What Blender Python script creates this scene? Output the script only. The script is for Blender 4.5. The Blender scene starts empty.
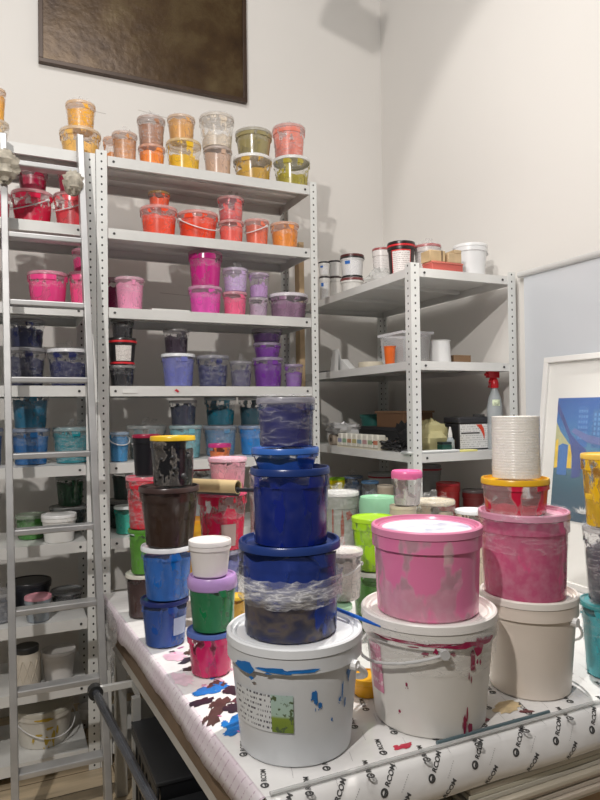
import bpy, math, random
from mathutils import Vector, Matrix
PI=math.pi; C=bpy.context.scene.collection
# ------------------------------------------------------------ camera, world, lights
CAM=Vector((-.402,-2.85,1.391))
def make_camera():
    yaw,p,r=math.radians(24.6),math.radians(.805),math.radians(-.72)
    fw=Vector((math.sin(yaw)*math.cos(p),math.cos(yaw)*math.cos(p),math.sin(p)))
    rt=Vector((math.cos(yaw),-math.sin(yaw),0)); up=rt.cross(fw)
    r2=rt*math.cos(r)+up*math.sin(r); u2=r2.cross(fw)
    cd=bpy.data.cameras.new('camera'); cam=bpy.data.objects.new('camera',cd); C.objects.link(cam)
    M=Matrix((r2,u2,-fw)).transposed().to_4x4(); M.translation=CAM
    cam.matrix_world=M
    cd.sensor_fit='VERTICAL'; cd.sensor_height=24; cd.lens=24*640.3/800; cd.clip_start=.05
    bpy.context.scene.camera=cam
make_camera()
sc=bpy.context.scene
sc.view_settings.view_transform='Standard'; sc.view_settings.look='None'; sc.view_settings.gamma=1
sc.view_settings.exposure=0.21
w=bpy.data.worlds.new('room_air'); sc.world=w; w.use_nodes=True
w.node_tree.nodes['Background'].inputs[0].default_value=(1,.97,.93,1)
w.node_tree.nodes['Background'].inputs[1].default_value=.085
def light(name,kind,loc,aim,power,size=.1,color=(1,.95,.88),angle=60,blend=.3,sizey=None):
    d=bpy.data.lights.new(name,kind); d.energy=power; d.color=color
    if kind=='AREA':
        d.shape='RECTANGLE'; d.size=size; d.size_y=sizey or size
    else: d.shadow_soft_size=size
    if kind=='SPOT': d.spot_size=math.radians(angle); d.spot_blend=blend
    o=bpy.data.objects.new(name,d); C.objects.link(o); o.location=loc
    o.rotation_euler=(Vector(aim)-Vector(loc)).to_track_quat('-Z','Y').to_euler()
    return o
# ceiling panel over the middle of the room
light('ceiling_panel_light','AREA',(-.2,-1.9,4.4),(.5,.0,1.2),38,1.6,(1,.975,.945),sizey=.6)
# track spots
light('track_spot_rack','SPOT',(-1.3,-2.9,3.1),(.3,.3,1.65),200,.04,(1,.95,.90),angle=100,blend=.6)
light('track_spot_corner','SPOT',(-.9,-2.0,3.7),(1.82,-.80,2.5),110,.04,(1,.955,.91),angle=42,blend=.3)
light('track_spot_table','SPOT',(1.35,-.75,3.9),(.80,-1.3,.66),350,.04,(1,.95,.89),angle=42,blend=.3)

# ------------------------------------------------------------ materials
MATS={}
def nodes(name):
    m=bpy.data.materials.new(name); m.use_nodes=True
    nt=m.node_tree; return m,nt,nt.nodes['Principled BSDF']
def N(nt,t,**k):
    n=nt.nodes.new(t)
    for a,b in k.items(): setattr(n,a,b)
    return n
def noise(nt,scale=5,detail=3,vec=None,stretch=None,rough=.5):
    tc=N(nt,'ShaderNodeTexCoord'); v=tc.outputs['Object']
    if stretch:
        mp=N(nt,'ShaderNodeMapping'); mp.inputs['Scale'].default_value=stretch; nt.links.new(v,mp.inputs[0]); v=mp.outputs[0]
    n=N(nt,'ShaderNodeTexNoise'); n.inputs['Scale'].default_value=scale; n.inputs['Detail'].default_value=detail
    n.inputs['Roughness'].default_value=rough; nt.links.new(v,n.inputs['Vector']); return n.outputs['Fac']
def ramp(nt,fac,stops):
    r=N(nt,'ShaderNodeValToRGB'); e=r.color_ramp.elements
    for i,(p,c) in enumerate(stops):
        el=e[i] if i<2 else e.new(p)
        el.position=p; el.color=(*c,1) if len(c)==3 else c
    nt.links.new(fac,r.inputs[0]); return r.outputs[0]
def mixc(nt,f,a,b):
    m=N(nt,'ShaderNodeMix',data_type='RGBA')
    for s,v in ((0,f),(6,a),(7,b)):
        if isinstance(v,(int,float)): m.inputs[s].default_value=v
        elif isinstance(v,tuple): m.inputs[s].default_value=(*v,1)
        else: nt.links.new(v,m.inputs[s])
    return m.outputs[2]
def math_(nt,op,a,b=0,c=None):
    m=N(nt,'ShaderNodeMath',operation=op)
    for i,v in enumerate((a,b) if c is None else (a,b,c)):
        if isinstance(v,(int,float)): m.inputs[i].default_value=v
        else: nt.links.new(v,m.inputs[i])
    return m.outputs[0]
def bump(nt,p,h,strength=.3,dist=.01):
    b=N(nt,'ShaderNodeBump'); b.inputs['Strength'].default_value=strength; b.inputs['Distance'].default_value=dist
    nt.links.new(h,b.inputs['Height']); nt.links.new(b.outputs[0],p.inputs['Normal'])
def flat(c,rough=.5,metal=0,var=.08,scale=6,bmp=0,spec=.5):
    k=('flat',c,rough,metal,var,scale,bmp)
    if k in MATS: return MATS[k]
    m,nt,p=nodes('surface'); 
    col=ramp(nt,noise(nt,scale,4),[(.3,tuple(x*(1-var) for x in c)),(.7,tuple(min(1,x*(1+var)) for x in c))])
    nt.links.new(col,p.inputs['Base Color']); p.inputs['Roughness'].default_value=rough; p.inputs['Metallic'].default_value=metal
    p.inputs['Specular IOR Level'].default_value=spec
    if bmp: bump(nt,p,noise(nt,scale*8,4),bmp,.003)
    MATS[k]=m; return m
def paint_mat(c,sm=0):
    k=('paint',c,sm)
    if k in MATS: return MATS[k]
    m,nt,p=nodes('paint')
    lo=tuple(x*.72 for x in c); hi=tuple(min(1,x*1.12+.01) for x in c)
    col=ramp(nt,noise(nt,14,3,stretch=(1,1,.5)),[(.35,lo),(.6,hi)])
    nt.links.new(col,p.inputs['Base Color']); p.inputs['Roughness'].default_value=.3
    MATS[k]=m; return m
def lerp(a,b,t): return tuple(x*(1-t)+y*t for x,y in zip(a,b))
def shell_mat(c,tint,sm,big=0,al_=None):
    "see-through tub wall with paint residue stuck to it"
    k=('shell',c,tint,sm,big,al_)
    if k in MATS: return MATS[k]
    m,nt,p=nodes('tub_plastic')
    n=noise(nt,22 if not big else 13,3,stretch=(1,1,.55),rough=.55)
    t=.62-.28*sm
    mask=ramp(nt,n,[(t-.02,(0,0,0)),(t+.03,(1,1,1))])
    hz=ramp(nt,noise(nt,45,2),[(.4,tint),(.7,lerp(tint,(1,1,1),.05 if max(tint)<.5 else .2))])
    nt.links.new(mixc(nt,mask,hz,c),p.inputs['Base Color'])
    al=N(nt,'ShaderNodeMapRange'); nt.links.new(mask,al.inputs[0]); al.inputs[3].default_value=al_ or (.52 if big else .12); al.inputs[4].default_value=.97
    nt.links.new(al.outputs[0],p.inputs['Alpha'])
    p.inputs['Roughness'].default_value=.2; p.inputs['Specular IOR Level'].default_value=.7
    MATS[k]=m; return m
def film_mat(dense=.5,tint=(.9,.9,.92),scale=17):
    k=('film',dense,tint,scale)
    if k in MATS: return MATS[k]
    m,nt,p=nodes('cling_film')
    n=noise(nt,scale,4,stretch=(.8,.8,3.6),rough=.55)
    r=math_(nt,'ABSOLUTE',math_(nt,'SUBTRACT',n,.5))
    al=ramp(nt,r,[(0,(min(.9,.55*dense+.1),)*3),(.014,(.20*dense+.02,)*3),(.09,(.06*dense,)*3)])  # white ridge streaks: film wrinkles with their highlights drawn into the alpha
    nt.links.new(al,p.inputs['Alpha'])
    p.inputs['Base Color'].default_value=(*tint,1); p.inputs['Roughness'].default_value=.12
    p.inputs['Specular IOR Level'].default_value=1.0
    bump(nt,p,n,.9,.012)
    MATS[k]=m; return m
def plastic(c,rough=.33,alpha=1,scuff=None,var=.06):
    k=('plastic',c,rough,alpha,scuff,var)
    if k in MATS: return MATS[k]
    m,nt,p=nodes('plastic')
    col=ramp(nt,noise(nt,9,4),[(.3,tuple(x*(1-var) for x in c)),(.7,c)])
    if scuff:
        msk=ramp(nt,noise(nt,26,3,stretch=(1,1,.6)),[(.66,(0,0,0)),(.70,(1,1,1))])
        col=mixc(nt,msk,col,scuff)
    nt.links.new(col,p.inputs['Base Color']); p.inputs['Roughness'].default_value=rough; p.inputs['Alpha'].default_value=alpha
    p.inputs['Subsurface Weight'].default_value=0
    MATS[k]=m; return m
def print_mat(paper,ink,rows=9,dens=.5,scale=60):
    "paper with rows of illegible small print"
    k=('print',paper,ink,rows,dens,scale)
    if k in MATS: return MATS[k]
    m,nt,p=nodes('printed_label')
    tc=N(nt,'ShaderNodeTexCoord'); sx=N(nt,'ShaderNodeSeparateXYZ'); nt.links.new(tc.outputs['Generated'],sx.inputs[0])
    z=math_(nt,'MULTIPLY',sx.outputs[2],rows); fr=math_(nt,'FRACT',z)
    row=math_(nt,'GREATER_THAN',fr,.6)
    mp=N(nt,'ShaderNodeMapping'); mp.inputs['Scale'].default_value=(scale,scale,0); nt.links.new(tc.outputs['Generated'],mp.inputs[0])
    cb=N(nt,'ShaderNodeCombineXYZ'); fl=math_(nt,'FLOOR',z); nt.links.new(fl,cb.inputs[2])
    ad=N(nt,'ShaderNodeVectorMath',operation='ADD'); nt.links.new(mp.outputs[0],ad.inputs[0]); nt.links.new(cb.outputs[0],ad.inputs[1])
    nz=N(nt,'ShaderNodeTexNoise'); nz.inputs['Scale'].default_value=1; nz.inputs['Detail'].default_value=0; nt.links.new(ad.outputs[0],nz.inputs['Vector'])
    on=math_(nt,'GREATER_THAN',nz.outputs['Fac'],dens)
    f=math_(nt,'MULTIPLY',row,on)
    nt.links.new(mixc(nt,f,paper,ink),p.inputs['Base Color']); p.inputs['Roughness'].default_value=.45
    MATS[k]=m; return m
def post_mat():
    if 'post' in MATS: return MATS['post']
    m,nt,p=nodes('perforated_steel')
    uv=N(nt,'ShaderNodeUVMap'); sx=N(nt,'ShaderNodeSeparateXYZ'); nt.links.new(uv.outputs[0],sx.inputs[0])
    # u in metres across from plate middle, v metres along
    fz=math_(nt,'SUBTRACT',math_(nt,'FRACT',math_(nt,'DIVIDE',sx.outputs[1],.033)),.5)
    fz=math_(nt,'MULTIPLY',fz,.033)
    d=math_(nt,'SQRT',math_(nt,'ADD',math_(nt,'POWER',fz,2.0),math_(nt,'POWER',math_(nt,'MULTIPLY',sx.outputs[0],1.2),2.0)))
    hole=math_(nt,'LESS_THAN',d,.0047)
    base=ramp(nt,noise(nt,7,5),[(.3,(.72,.73,.71)),(.7,(.80,.81,.79))])
    nt.links.new(mixc(nt,hole,base,(.03,.03,.03)),p.inputs['Base Color']); p.inputs['Roughness'].default_value=.4; p.inputs['Metallic'].default_value=.15
    MATS['post']=m; return m
STEEL=flat((.74,.75,.74),.4,.15,.05,5)
SHELFM=flat((.72,.72,.70),.38,.1,.08,4)
ALU=flat((.50,.50,.50),.42,.6,.14,8)
# ------------------------------------------------------------ mesh helpers
class MB:
    def __init__(s): s.v=[]; s.f=[]; s.uv={}
    def add(s,vs,fs):
        o=len(s.v); s.v+= [tuple(v) for v in vs]; s.f+=[tuple(i+o for i in f) for f in fs]; return s
    def box(s,x0,x1,y0,y1,z0,z1,M=None):
        vs=[Vector((x,y,z)) for z in (z0,z1) for y in (y0,y1) for x in (x0,x1)]
        if M: vs=[M@v for v in vs]
        return s.add(vs,[(0,2,3,1),(4,5,7,6),(0,1,5,4),(2,6,7,3),(0,4,6,2),(1,3,7,5)])
    def lathe(s,prof,seg=28,c=(0,0,0),wob=None,cap0=False):
        "prof: list of (r,z); r==0 collapses to the axis"
        rings=[];vs=[];fs=[]
        for i,(r,z) in enumerate(prof):
            if r<1e-6: rings.append([len(vs)]); vs.append((c[0],c[1],c[2]+z)); continue
            ring=[]
            for k in range(seg):
                a=2*PI*k/seg; rr,zz=r,z
                if wob: rr,zz=wob(i,k,a,r,z)
                ring.append(len(vs)); vs.append((c[0]+rr*math.cos(a),c[1]+rr*math.sin(a),c[2]+zz))
            rings.append(ring)
        for A,B in zip(rings,rings[1:]):
            if len(A)==1 and len(B)==1: continue
            for k in range(seg):
                k2=(k+1)%seg
                if len(A)==1: fs.append((A[0],B[k2],B[k]))
                elif len(B)==1: fs.append((A[k],A[k2],B[0]))
                else: fs.append((A[k],A[k2],B[k2],B[k]))
        return s.add(vs,fs)
    def tube(s,pts,r,seg=8,cap=True,rs=None):
        pts=[Vector(p) for p in pts]; n=len(pts); vs=[];fs=[]
        for i,p in enumerate(pts):
            t=(pts[min(i+1,n-1)]-pts[max(i-1,0)]).normalized()
            u=t.cross(Vector((0,0,1)) if abs(t.z)<.95 else Vector((1,0,0))).normalized(); v=t.cross(u)
            q=rs[i] if rs else r
            for k in range(seg):
                a=2*PI*k/seg; vs.append(p+(u*math.cos(a)+v*math.sin(a))*q)
        for i in range(n-1):
            for k in range(seg):
                a,b=i*seg+k,i*seg+(k+1)%seg; fs.append((a,b,b+seg,a+seg))
        if cap: fs+= [tuple(range(seg))[::-1],tuple(range((n-1)*seg,n*seg))]
        return s.add(vs,fs)
    def prism(s,poly,z0,z1):
        n=len(poly); vs=[(x,y,z0) for x,y in poly]+[(x,y,z1) for x,y in poly]
        return s.add(vs,[tuple(range(n))[::-1],tuple(range(n,2*n))]+[(i,(i+1)%n,n+(i+1)%n,n+i) for i in range(n)])
    def build(s,name,mat,parent=None,loc=(0,0,0),smooth=True,ang=35,bevel=0,solid=0,rot=None):
        me=bpy.data.meshes.new(name); me.from_pydata(s.v,[],s.f); me.materials.append(mat)
        if smooth:
            me.shade_smooth(); me.set_sharp_from_angle(angle=math.radians(ang))
        o=bpy.data.objects.new(name,me); C.objects.link(o); o.location=loc
        if rot: o.rotation_euler=rot
        if parent: o.parent=parent
        if solid:
            md=o.modifiers.new('thick','SOLIDIFY'); md.thickness=solid; md.offset=0
        if bevel:
            md=o.modifiers.new('bevel','BEVEL'); md.width=bevel; md.segments=2; md.limit_method='ANGLE'
        return o
def tag(o,label=None,cat=None,group=None,kind=None):
    if label: o['label']=label
    if cat: o['category']=cat
    if group: o['group']=group
    if kind: o['kind']=kind
    return o
def empty(name,loc,label,cat,group=None,rz=0):
    o=bpy.data.objects.new(name,None); C.objects.link(o); o.location=loc; o.rotation_euler=(0,0,rz); o.empty_display_size=.05
    return tag(o,label,cat,group)
def struct(o): o['kind']='structure'; return o

# ------------------------------------------------------------ the setting
def wall_mat(name,c):
    m,nt,p=nodes(name)
    col=ramp(nt,noise(nt,1.3,5),[(.3,tuple(x*.97 for x in c)),(.7,c)])
    nt.links.new(col,p.inputs['Base Color']); p.inputs['Roughness'].default_value=.75
    bump(nt,p,noise(nt,35,6),.06,.004); return m
WALL=wall_mat('white_plaster',(.80,.775,.74))
XW,YW,FZ=1.82,.68,-.12
struct(MB().box(-3.2,XW,YW,YW+.12,FZ,4.7).build('wall_back',WALL,smooth=False))
struct(MB().box(XW,XW+.12,-4.4,YW+.12,FZ,4.7).build('wall_right',WALL,smooth=False))
def floor_mat():
    m,nt,p=nodes('pale_wood_boards')
    tc=N(nt,'ShaderNodeTexCoord'); br=N(nt,'ShaderNodeTexBrick')
    br.inputs['Scale'].default_value=1; br.inputs['Brick Width'].default_value=1.4; br.inputs['Row Height'].default_value=.14; br.inputs['Mortar Size'].default_value=.003
    br.inputs['Color1'].default_value=(.50,.40,.27,1); br.inputs['Color2'].default_value=(.58,.47,.32,1); br.inputs['Mortar'].default_value=(.15,.11,.07,1)
    nt.links.new(tc.outputs['Object'],br.inputs['Vector'])
    g=ramp(nt,noise(nt,6,5,stretch=(.6,7,1)),[(.3,(.75,.75,.75)),(.7,(1.1,1.08,1.05))])
    mx=N(nt,'ShaderNodeMix',data_type='RGBA',blend_type='MULTIPLY'); mx.inputs[0].default_value=1
    nt.links.new(br.outputs[0],mx.inputs[6]); nt.links.new(g,mx.inputs[7]); nt.links.new(mx.outputs[2],p.inputs['Base Color'])
    p.inputs['Roughness'].default_value=.4; return m
struct(MB().box(-3.2,XW,-4.4,YW,FZ-.05,FZ).build('floor',floor_mat(),smooth=False))
for i,(x,z,w_,a) in enumerate(((.04,2.99,.10,-.05),(.36,3.03,.20,-.10),(.45,2.04,.16,-.04))):
    struct(MB().box(-w_/2,w_/2,-.0010,0,-.0012,.0012).build('wall_crack_%d'%(i+1),flat((.50,.47,.44),.8),None,(x,YW,z),smooth=False,rot=(0,-a,0)))  # thin strips drawn as hairline cracks in the wall plaster
# ------------------------------------------------------------ racks
def plate_uv(me,across):
    uv=me.uv_layers.new(name='UVMap')
    for p in me.polygons:
        n=p.normal
        for li in p.loop_indices:
            v=me.vertices[me.loops[li].vertex_index].co
            if abs(n.y)>.7: u=v.x-across[0]
            elif abs(n.x)>.7: u=v.y-across[1]
            else: u=1
            uv.data[li].uv=(u,v.z)
def post(parent,x,y,sx,sy,w,h,z0,wy=None):
    "L-profile post; corner at x,y, flanges running sx and sy"
    wy=wy or w; t=.003; m=MB()
    xa,xb=sorted((0,sx*w)); ya,yb=sorted((0,sy*wy))
    m.box(xa,xb,*sorted((0,sy*t)),0,h); m.box(*sorted((0,sx*t)),*sorted((sy*t,sy*wy)),0,h)
    o=m.build('post',post_mat(),parent,(x,y,z0),smooth=False)
    plate_uv(o.data,(sx*w/2,sy*wy/2)); return o
def shelf_board(parent,x0,x1,y0,y1,z,lip=.045,boltx=.025):
    m=MB(); t=.0025
    m.box(x0,x1,y0,y1,z-t,z)
    m.box(x0,x1,y0,y0+t,z-lip,z-t); m.box(x0,x1,y1-t,y1,z-lip,z-t)
    m.box(x0,x0+t,y0+t,y1-t,z-lip,z-t); m.box(x1-t,x1,y0+t,y1-t,z-lip,z-t)
    m.box(x0,x1,y0+t,y0+.014,z-lip,z-lip+t); m.box(x0,x1,y1-.014,y1-t,z-lip,z-lip+t)
    for k in (1,2): 
        xm=(y1-y0)/3*k+y0; m.box(x0+.02,x1-.02,xm-.015,xm+.015,z-.02,z-t)
    s=m.build('shelf',SHELFM,parent,smooth=False)
    for bx in (x0+boltx,x1-boltx):
        MB().tube([(bx,y0-.0025,z-lip*.5),(bx,y0+.001,z-lip*.5)],.0055,10).build('bolt',flat((.05,.05,.05),.5),s)
    return s
SZ=[2.5,2.186,1.841,1.501,1.167,.843,.52,.25,-.03]
def rack(name,label,xl,xr,wl,wr,zs,top,y0=0,y1=.385,lip=.045,xi=None,lblgroup='steel racks'):
    t=empty(name,((xl+xr)/2,(y0+y1)/2,FZ),label,'rack',lblgroup)
    P=empty  # children are placed in world offsets from the root
    ox,oy,oz=t.location
    sx0,sx1=xi
    for (px,sx,w_) in ((xl,1,wl),(xr,-1,wr)):
        for (py,sy) in ((y0,1),(y1,-1)):
            post(t,px-ox,py-oy,sx,sy,w_,top-FZ,0,wy=.035)
    for z in zs: shelf_board(t,sx0-ox,sx1-ox,y0+.003-oy,y1-.003-oy,z-oz,lip)
    return t
rack('steel_shelving_rack','tall light grey steel rack against the back wall, right of the ladder',-.048,1.008,.046,.036,SZ,2.52,xi=(.001,.971))
rack('steel_shelving_rack','tall light grey steel rack behind the aluminium ladder at the left edge',-1.12,-.0505,.046,.046,SZ,2.50,xi=(-1.07,-.098))
def corner_rack():
    x0,x1,y0,y1=1.187,1.775,-.544,.62
    t=empty('steel_shelving_rack',((x0+x1)/2,(y0+y1)/2,FZ),'shorter deep steel rack standing in the room corner along the right wall','rack','steel racks')
    ox,oy,oz=t.location
    for px,sx in((x0,1),(x1,-1)):
        for py,sy in((y0,1),(y1,-1)): post(t,px-ox,py-oy,sx,sy,.045,2.02-FZ,0,wy=.045)
    for z in (2.0,1.593,1.189,.79,.30): 
        s=shelf_board(t,x0+.004-ox,x1-.004-ox,y0+.004-oy,y1-.004-oy,z-oz,.038,.07)
corner_rack()
# wooden strip standing behind the right rack's end
tag(MB().box(1.045,1.075,.30,.36,FZ,2.30).build('timber_batten',flat((.55,.40,.24),.6,0,.15,12),bevel=.002),'upright bare wood batten behind the right post of the tall rack','batten')

# ------------------------------------------------------------ tub builder
def cam_angle(x,y): return math.atan2(CAM.y-y,CAM.x-x)
def body_r(r,h,tp,z): return r*.95*(tp+(1-tp)*z/h)
def patch(r0,r1,th,dth,z0,z1,off=.0015,n=10,nz=2):
    "curved sticker on a cone wall: r at z0/z1, centred on angle th, half width dth"
    m=MB(); vs=[];fs=[]
    for j in range(nz+1):
        z=z0+(z1-z0)*j/nz; r=r0+(r1-r0)*j/nz+off
        for i in range(n+1):
            a=th-dth+2*dth*i/n; vs.append((r*math.cos(a),r*math.sin(a),z))
    for j in range(nz):
        for i in range(n):
            a=j*(n+1)+i; fs.append((a,a+1,a+n+2,a+n+1))
    m.add(vs,fs); return m
def blob(m,rf,th,z,w,h,rng,off=.0016):
    "irregular dried drip on the wall"
    n=12; vs=[]; 
    rr=[.65+.5*rng.random() for _ in range(n)]
    vs.append((th,z))
    for k in range(n):
        a=2*PI*k/n; vs.append((th+w*rr[k]*math.cos(a),z+h*rr[k]*math.sin(a)))
    P=[((rf(zz)+off)*math.cos(t),(rf(zz)+off)*math.sin(t),zz) for t,zz in vs]
    m.add(P,[(0,1+k,1+(k+1)%n) for k in range(n)])
def tub(it):
    key,x,y,z,r,h,k,label=it
    rng=random.Random(key)
    if key in ('t1b','t1c','t1d','t2b','t3b','t3c'): z-=.0088; h+=.0088
    big=k.get('big',0); seg=64 if big else 30
    c=k['c']; op=k.get('op',0); tp=k.get('tp',.85); jar=k.get('jar',0)
    name='paint_bucket' if (k.get('hd') is not None or r>.1) else ('paint_jar' if (jar or 'jar' in label) else 'paint_tub')
    cat={'paint_bucket':'bucket','paint_jar':'jar','paint_tub':'tub'}[name]
    for wd in ('can ','pail'):
        if wd in label: name,cat=('paint_can','can') if wd=='can ' else ('paint_pail','pail')
    sink=.0
    t=empty(name,(x,y,z-sink),label,cat,GROUPS[key[0]])
    th=cam_angle(x,y)
    fat=k.get('fat',0)
    lh=min(h*.2,.0155*(r/.09)**.5) if not fat else h*.2
    if h<.07: lh=h*.25
    hb=h-lh                       # body height
    rf=lambda zz: body_r(r,hb,tp,zz)
    fl=.006 if not big else .009
    if op:
        if jar:
            prof=[(0,0),(r*.9,0),(r*.97,.01),(r*.99,hb*.5),(r*.97,hb*.82),(r*.72,hb*.97),(r*.7,hb)]
        else:
            prof=[(0,0),(rf(0)-.004,0),(rf(0),.004),(rf(hb*.86),hb*.86),(r*.985,hb*.865),(r*.985,hb*.995),(rf(hb),hb)]
        body=MB().lathe(prof,seg)
        mat=plastic(c,.35,1,k.get('scuff'),.08)
        if jar:
            mat=flat(c,.4,0,.05,4)
        b=body.build('body',mat,t)
        if jar:
            dm=MB()
            for i in range(3):
                for s in (-1,1):
                    pts=[]
                    for q in range(9):
                        u=q/8; a=th-.55+ i*.55+ s*(u-.5)*.5; pts.append((r*1.0*math.cos(a),r*1.0*math.sin(a),hb*(.15+.6*u)))
                    dm.tube(pts,.0022,6)
            dm.build('relief',mat,b)
    else:
        tint=k.get('tint') or lerp((.72,.71,.70),c,.76)
        sm=k.get('sm',.22)
        prof=[(0,.001),(rf(0)-.004,.001),(rf(0),.005),(rf(hb*.83),hb*.83),(r*.985,hb*.84),(r*.985,hb*.995),(rf(hb),hb)]
        b=MB().lathe(prof,seg).build('body',shell_mat(c,tuple(round(q,3) for q in tint),sm,big,k.get('al')),t)
        f=k.get('f',.8)*hb; am=.035*h+.004
        ph=[rng.random()*6 for _ in range(4)]
        def wob(i,kk,a,rr,zz):
            if zz>f*.8:
                dz=am*(.5*math.sin(2*a+ph[0])+.35*math.sin(5*a+ph[1])+.25*math.sin(9*a+ph[2]))*(1 if rr>r*.5 else .3)
                zz=min(zz+dz,hb-.004)
            return rr,zz
        rp=lambda zz: rf(zz)*.965
        pm=MB().lathe([(0,.004),(rp(0),.004),(rp(f*.5),f*.5),(rp(f),f),(rp(f)*.6,f-am*.6),(0,f-am*.4)],seg,wob=wob)
        if k.get('clot'):
            for i in range(46):
                a=rng.random()*2*PI; zz=.02+rng.random()*(hb-.05); q=.006+rng.random()*.008
                cx,cy=rf(zz)*.95*math.cos(a)*.93,rf(zz)*.95*math.sin(a)*.93
                pm.lathe([(0,-q),(q*.8,-q*.5),(q,0),(q*.7,q*.6),(0,q)],7,(cx,cy,zz))
        if k.get('murk'):
            mm,nt,p=nodes('murky_paint'); nt.links.new(ramp(nt,noise(nt,17,5,stretch=(1,1,1.5)),[(.3,(.012,.016,.07)),(.45,(.05,.045,.045)),(.55,(.13,.10,.06)),(.65,(.03,.035,.10))]),p.inputs['Base Color']); p.inputs['Roughness'].default_value=.3
            MB().lathe([(0,.004),(rp(0)+.0008,.004),(rp(hb*.5)+.0008,hb*.5),(rp(hb*.5)*.5,hb*.5)],seg,wob=lambda i,kk,a,rr,zz:(rr,zz+(.008*math.sin(3*a)+.005*math.sin(7*a) if zz>.05 else 0))).build('murky_layer',mm,t)
        pm.build('paint',paint_mat(c),t)
    # lid
    lc=k.get('lid'); lcol=lc or tuple(round(q,3) for q in lerp((.80,.78,.76),c,.62))
    lm=plastic(lcol,.28,1 if (lc or 0) else .62,None,.10)
    e=.009 if big else .0035
    if fat:
        lp=[(r*.93,hb),(r*.97,hb-.004),(r*1.0,hb+.25*lh),(r*1.0,hb+.7*lh),(r*.93,h),(r*.86,h),(r*.82,h-.004),(0,h-.004)]
    elif jar:
        lp=[(r*.8,hb-.012),(r*.84,hb-.012),(r*.86,hb),(r*.86,h-.004),(r*.82,h),(0,h)]
    else:
        lp=[(r*.945,hb-.001),(r*1.0,hb+.001),(r*.995,h-.003),(r*.975,h),(r*.935,h),(r*.915,h-e),(r*.89,h-e),(r*.87,h-e*.4),(r*.85,h-e),(0,h-e)]
        if k.get('disc'): lp=lp[:-1]+[(r*.80,h-e)]
    ld=MB().lathe(lp,seg).build('lid',lm,t)
    if k.get('disc'):
        m,nt,p=nodes('lid_centre')
        col=ramp(nt,noise(nt,16,4),[(.35,(.42,.46,.68)),(.5,(.78,.80,.86)),(.65,(.86,.82,.85))])
        nt.links.new(col,p.inputs['Base Color']); p.inputs['Roughness'].default_value=.15
        d=MB().lathe([(r*.81,h-e-.0005),(0,h-e-.0005)],seg).build('centre_disc',m,ld)
    if k.get('ring'):
        for zz in (hb*.97,hb*.10):
            MB().lathe([((R_:=(r*.985 if zz>hb*.8 else rf(zz)))+.0003,zz-.006),(R_+.003,zz-.004),(R_+.003,zz+.003),(R_+.0003,zz+.004)],seg).build('band',plastic(k['ring'],.35),t)
    # label
    lb=k.get('label')
    if lb:
        spec={1:((.78,.74,.70),(.15,.12,.12),.62,.18,.80,0.12),2:((.70,.72,.73),(.10,.10,.12),.5,.32,.66,-.62),3:((.45,.55,.70),(.1,.15,.4),.36,.30,.72,.75),
              4:((.42,.32,.30),(.40,.30,.28),.34,.10,.50,.3),6:((.80,.80,.80),(.45,.45,.5),.7,.12,.80,0),7:((.78,.74,.72),(.35,.3,.3),.72,.14,.80,0),
              8:((.70,.66,.64),(.4,.3,.3),.6,.15,.70,0),9:((.5,.5,.5),(.3,.3,.3),.35,.2,.5,-.3)}[lb]
        pap,ink,dth,za,zb,off=spec
        if lb==7: patch(rf(hb*za-.005),rf(hb*zb),th+off,dth+.07,hb*za-.006,hb*zb+.006,.0012).build('label_frame',plastic((.72,.04,.04),.4),t)
        L=patch(rf(hb*za),rf(hb*zb),th+off,dth,hb*za,hb*zb,.0018).build('label',print_mat(pap,ink,{2:7,4:3}.get(lb,12),.52 if lb!=4 else .9,26 if lb==2 else 46),t)
        if lb==6: patch(rf(hb*.62),rf(hb*.78),th-dth*.62,dth*.35,hb*.64,hb*.79,.003).build('blue_tag',plastic((.03,.16,.55),.4),L)
        if lb==2:
            L['label']='handwritten paper label with green sticker'
            m,nt,p=nodes('sticker_print')
            tc=N(nt,'ShaderNodeTexCoord'); sx=N(nt,'ShaderNodeSeparateXYZ'); nt.links.new(tc.outputs['Generated'],sx.inputs[0])
            col=ramp(nt,sx.outputs[2],[(.0,(.16,.24,.03)),(.38,(.22,.30,.04)),(.45,(.40,.55,.45)),(1,(.42,.56,.52))])
            msk=ramp(nt,noise(nt,90,2),[(.56,(0,0,0)),(.62,(1,1,1))])
            nt.links.new(mixc(nt,msk,col,(.08,.12,.05)),p.inputs['Base Color'])
            patch(rf(hb*.33),rf(hb*.67),th-.20,.17,hb*.33,hb*.67,.003).build('green_sticker',m,L)
    # drips
    dc=k.get('drip')
    if dc:
        dm=MB()
        if key=='t1':
            spots=[(.28,.66,.05,.010),(.31,.62,.035,.014),(.38,.56,.04,.007),(-.12,.60,.03,.004),(.75,.56,.03,.006),(.88,.50,.02,.012),(.80,.64,.02,.02),(.6,.40,.02,.005),(-.75,.885,.2,.014),(-.3,.90,.25,.006),(.1,.90,.3,.004),(.95,.80,.06,.02)]
        elif key=='t2':
            spots=[(.75,.86,.09,.022),(.70,.72,.05,.03),(.52,.90,.25,.007),(.2,.91,.35,.005),(-.4,.92,.5,.004),(.9,.90,.2,.010),(.6,.13,.035,.028),(.72,.06,.05,.02),(.64,.22,.02,.022),(-.35,.50,.02,.006),(-.05,.82,.06,.004),(.35,.82,.05,.004),(.1,.86,.03,.007),(-.5,.22,.03,.004)]
        elif key=='o1':
            spots=[(-.2,.45,.16,.006),(.1,.25,.12,.02),(.35,.30,.08,.03),(.2,.62,.15,.006),(-.4,.3,.05,.01),(.5,.5,.05,.02),(0,.93,.4,.006)]
        else:
            spots=[(.1,.65,.10,.07),(.2,.40,.05,.06),(-.4,.7,.05,.1),(.5,.8,.2,.02)]
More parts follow.
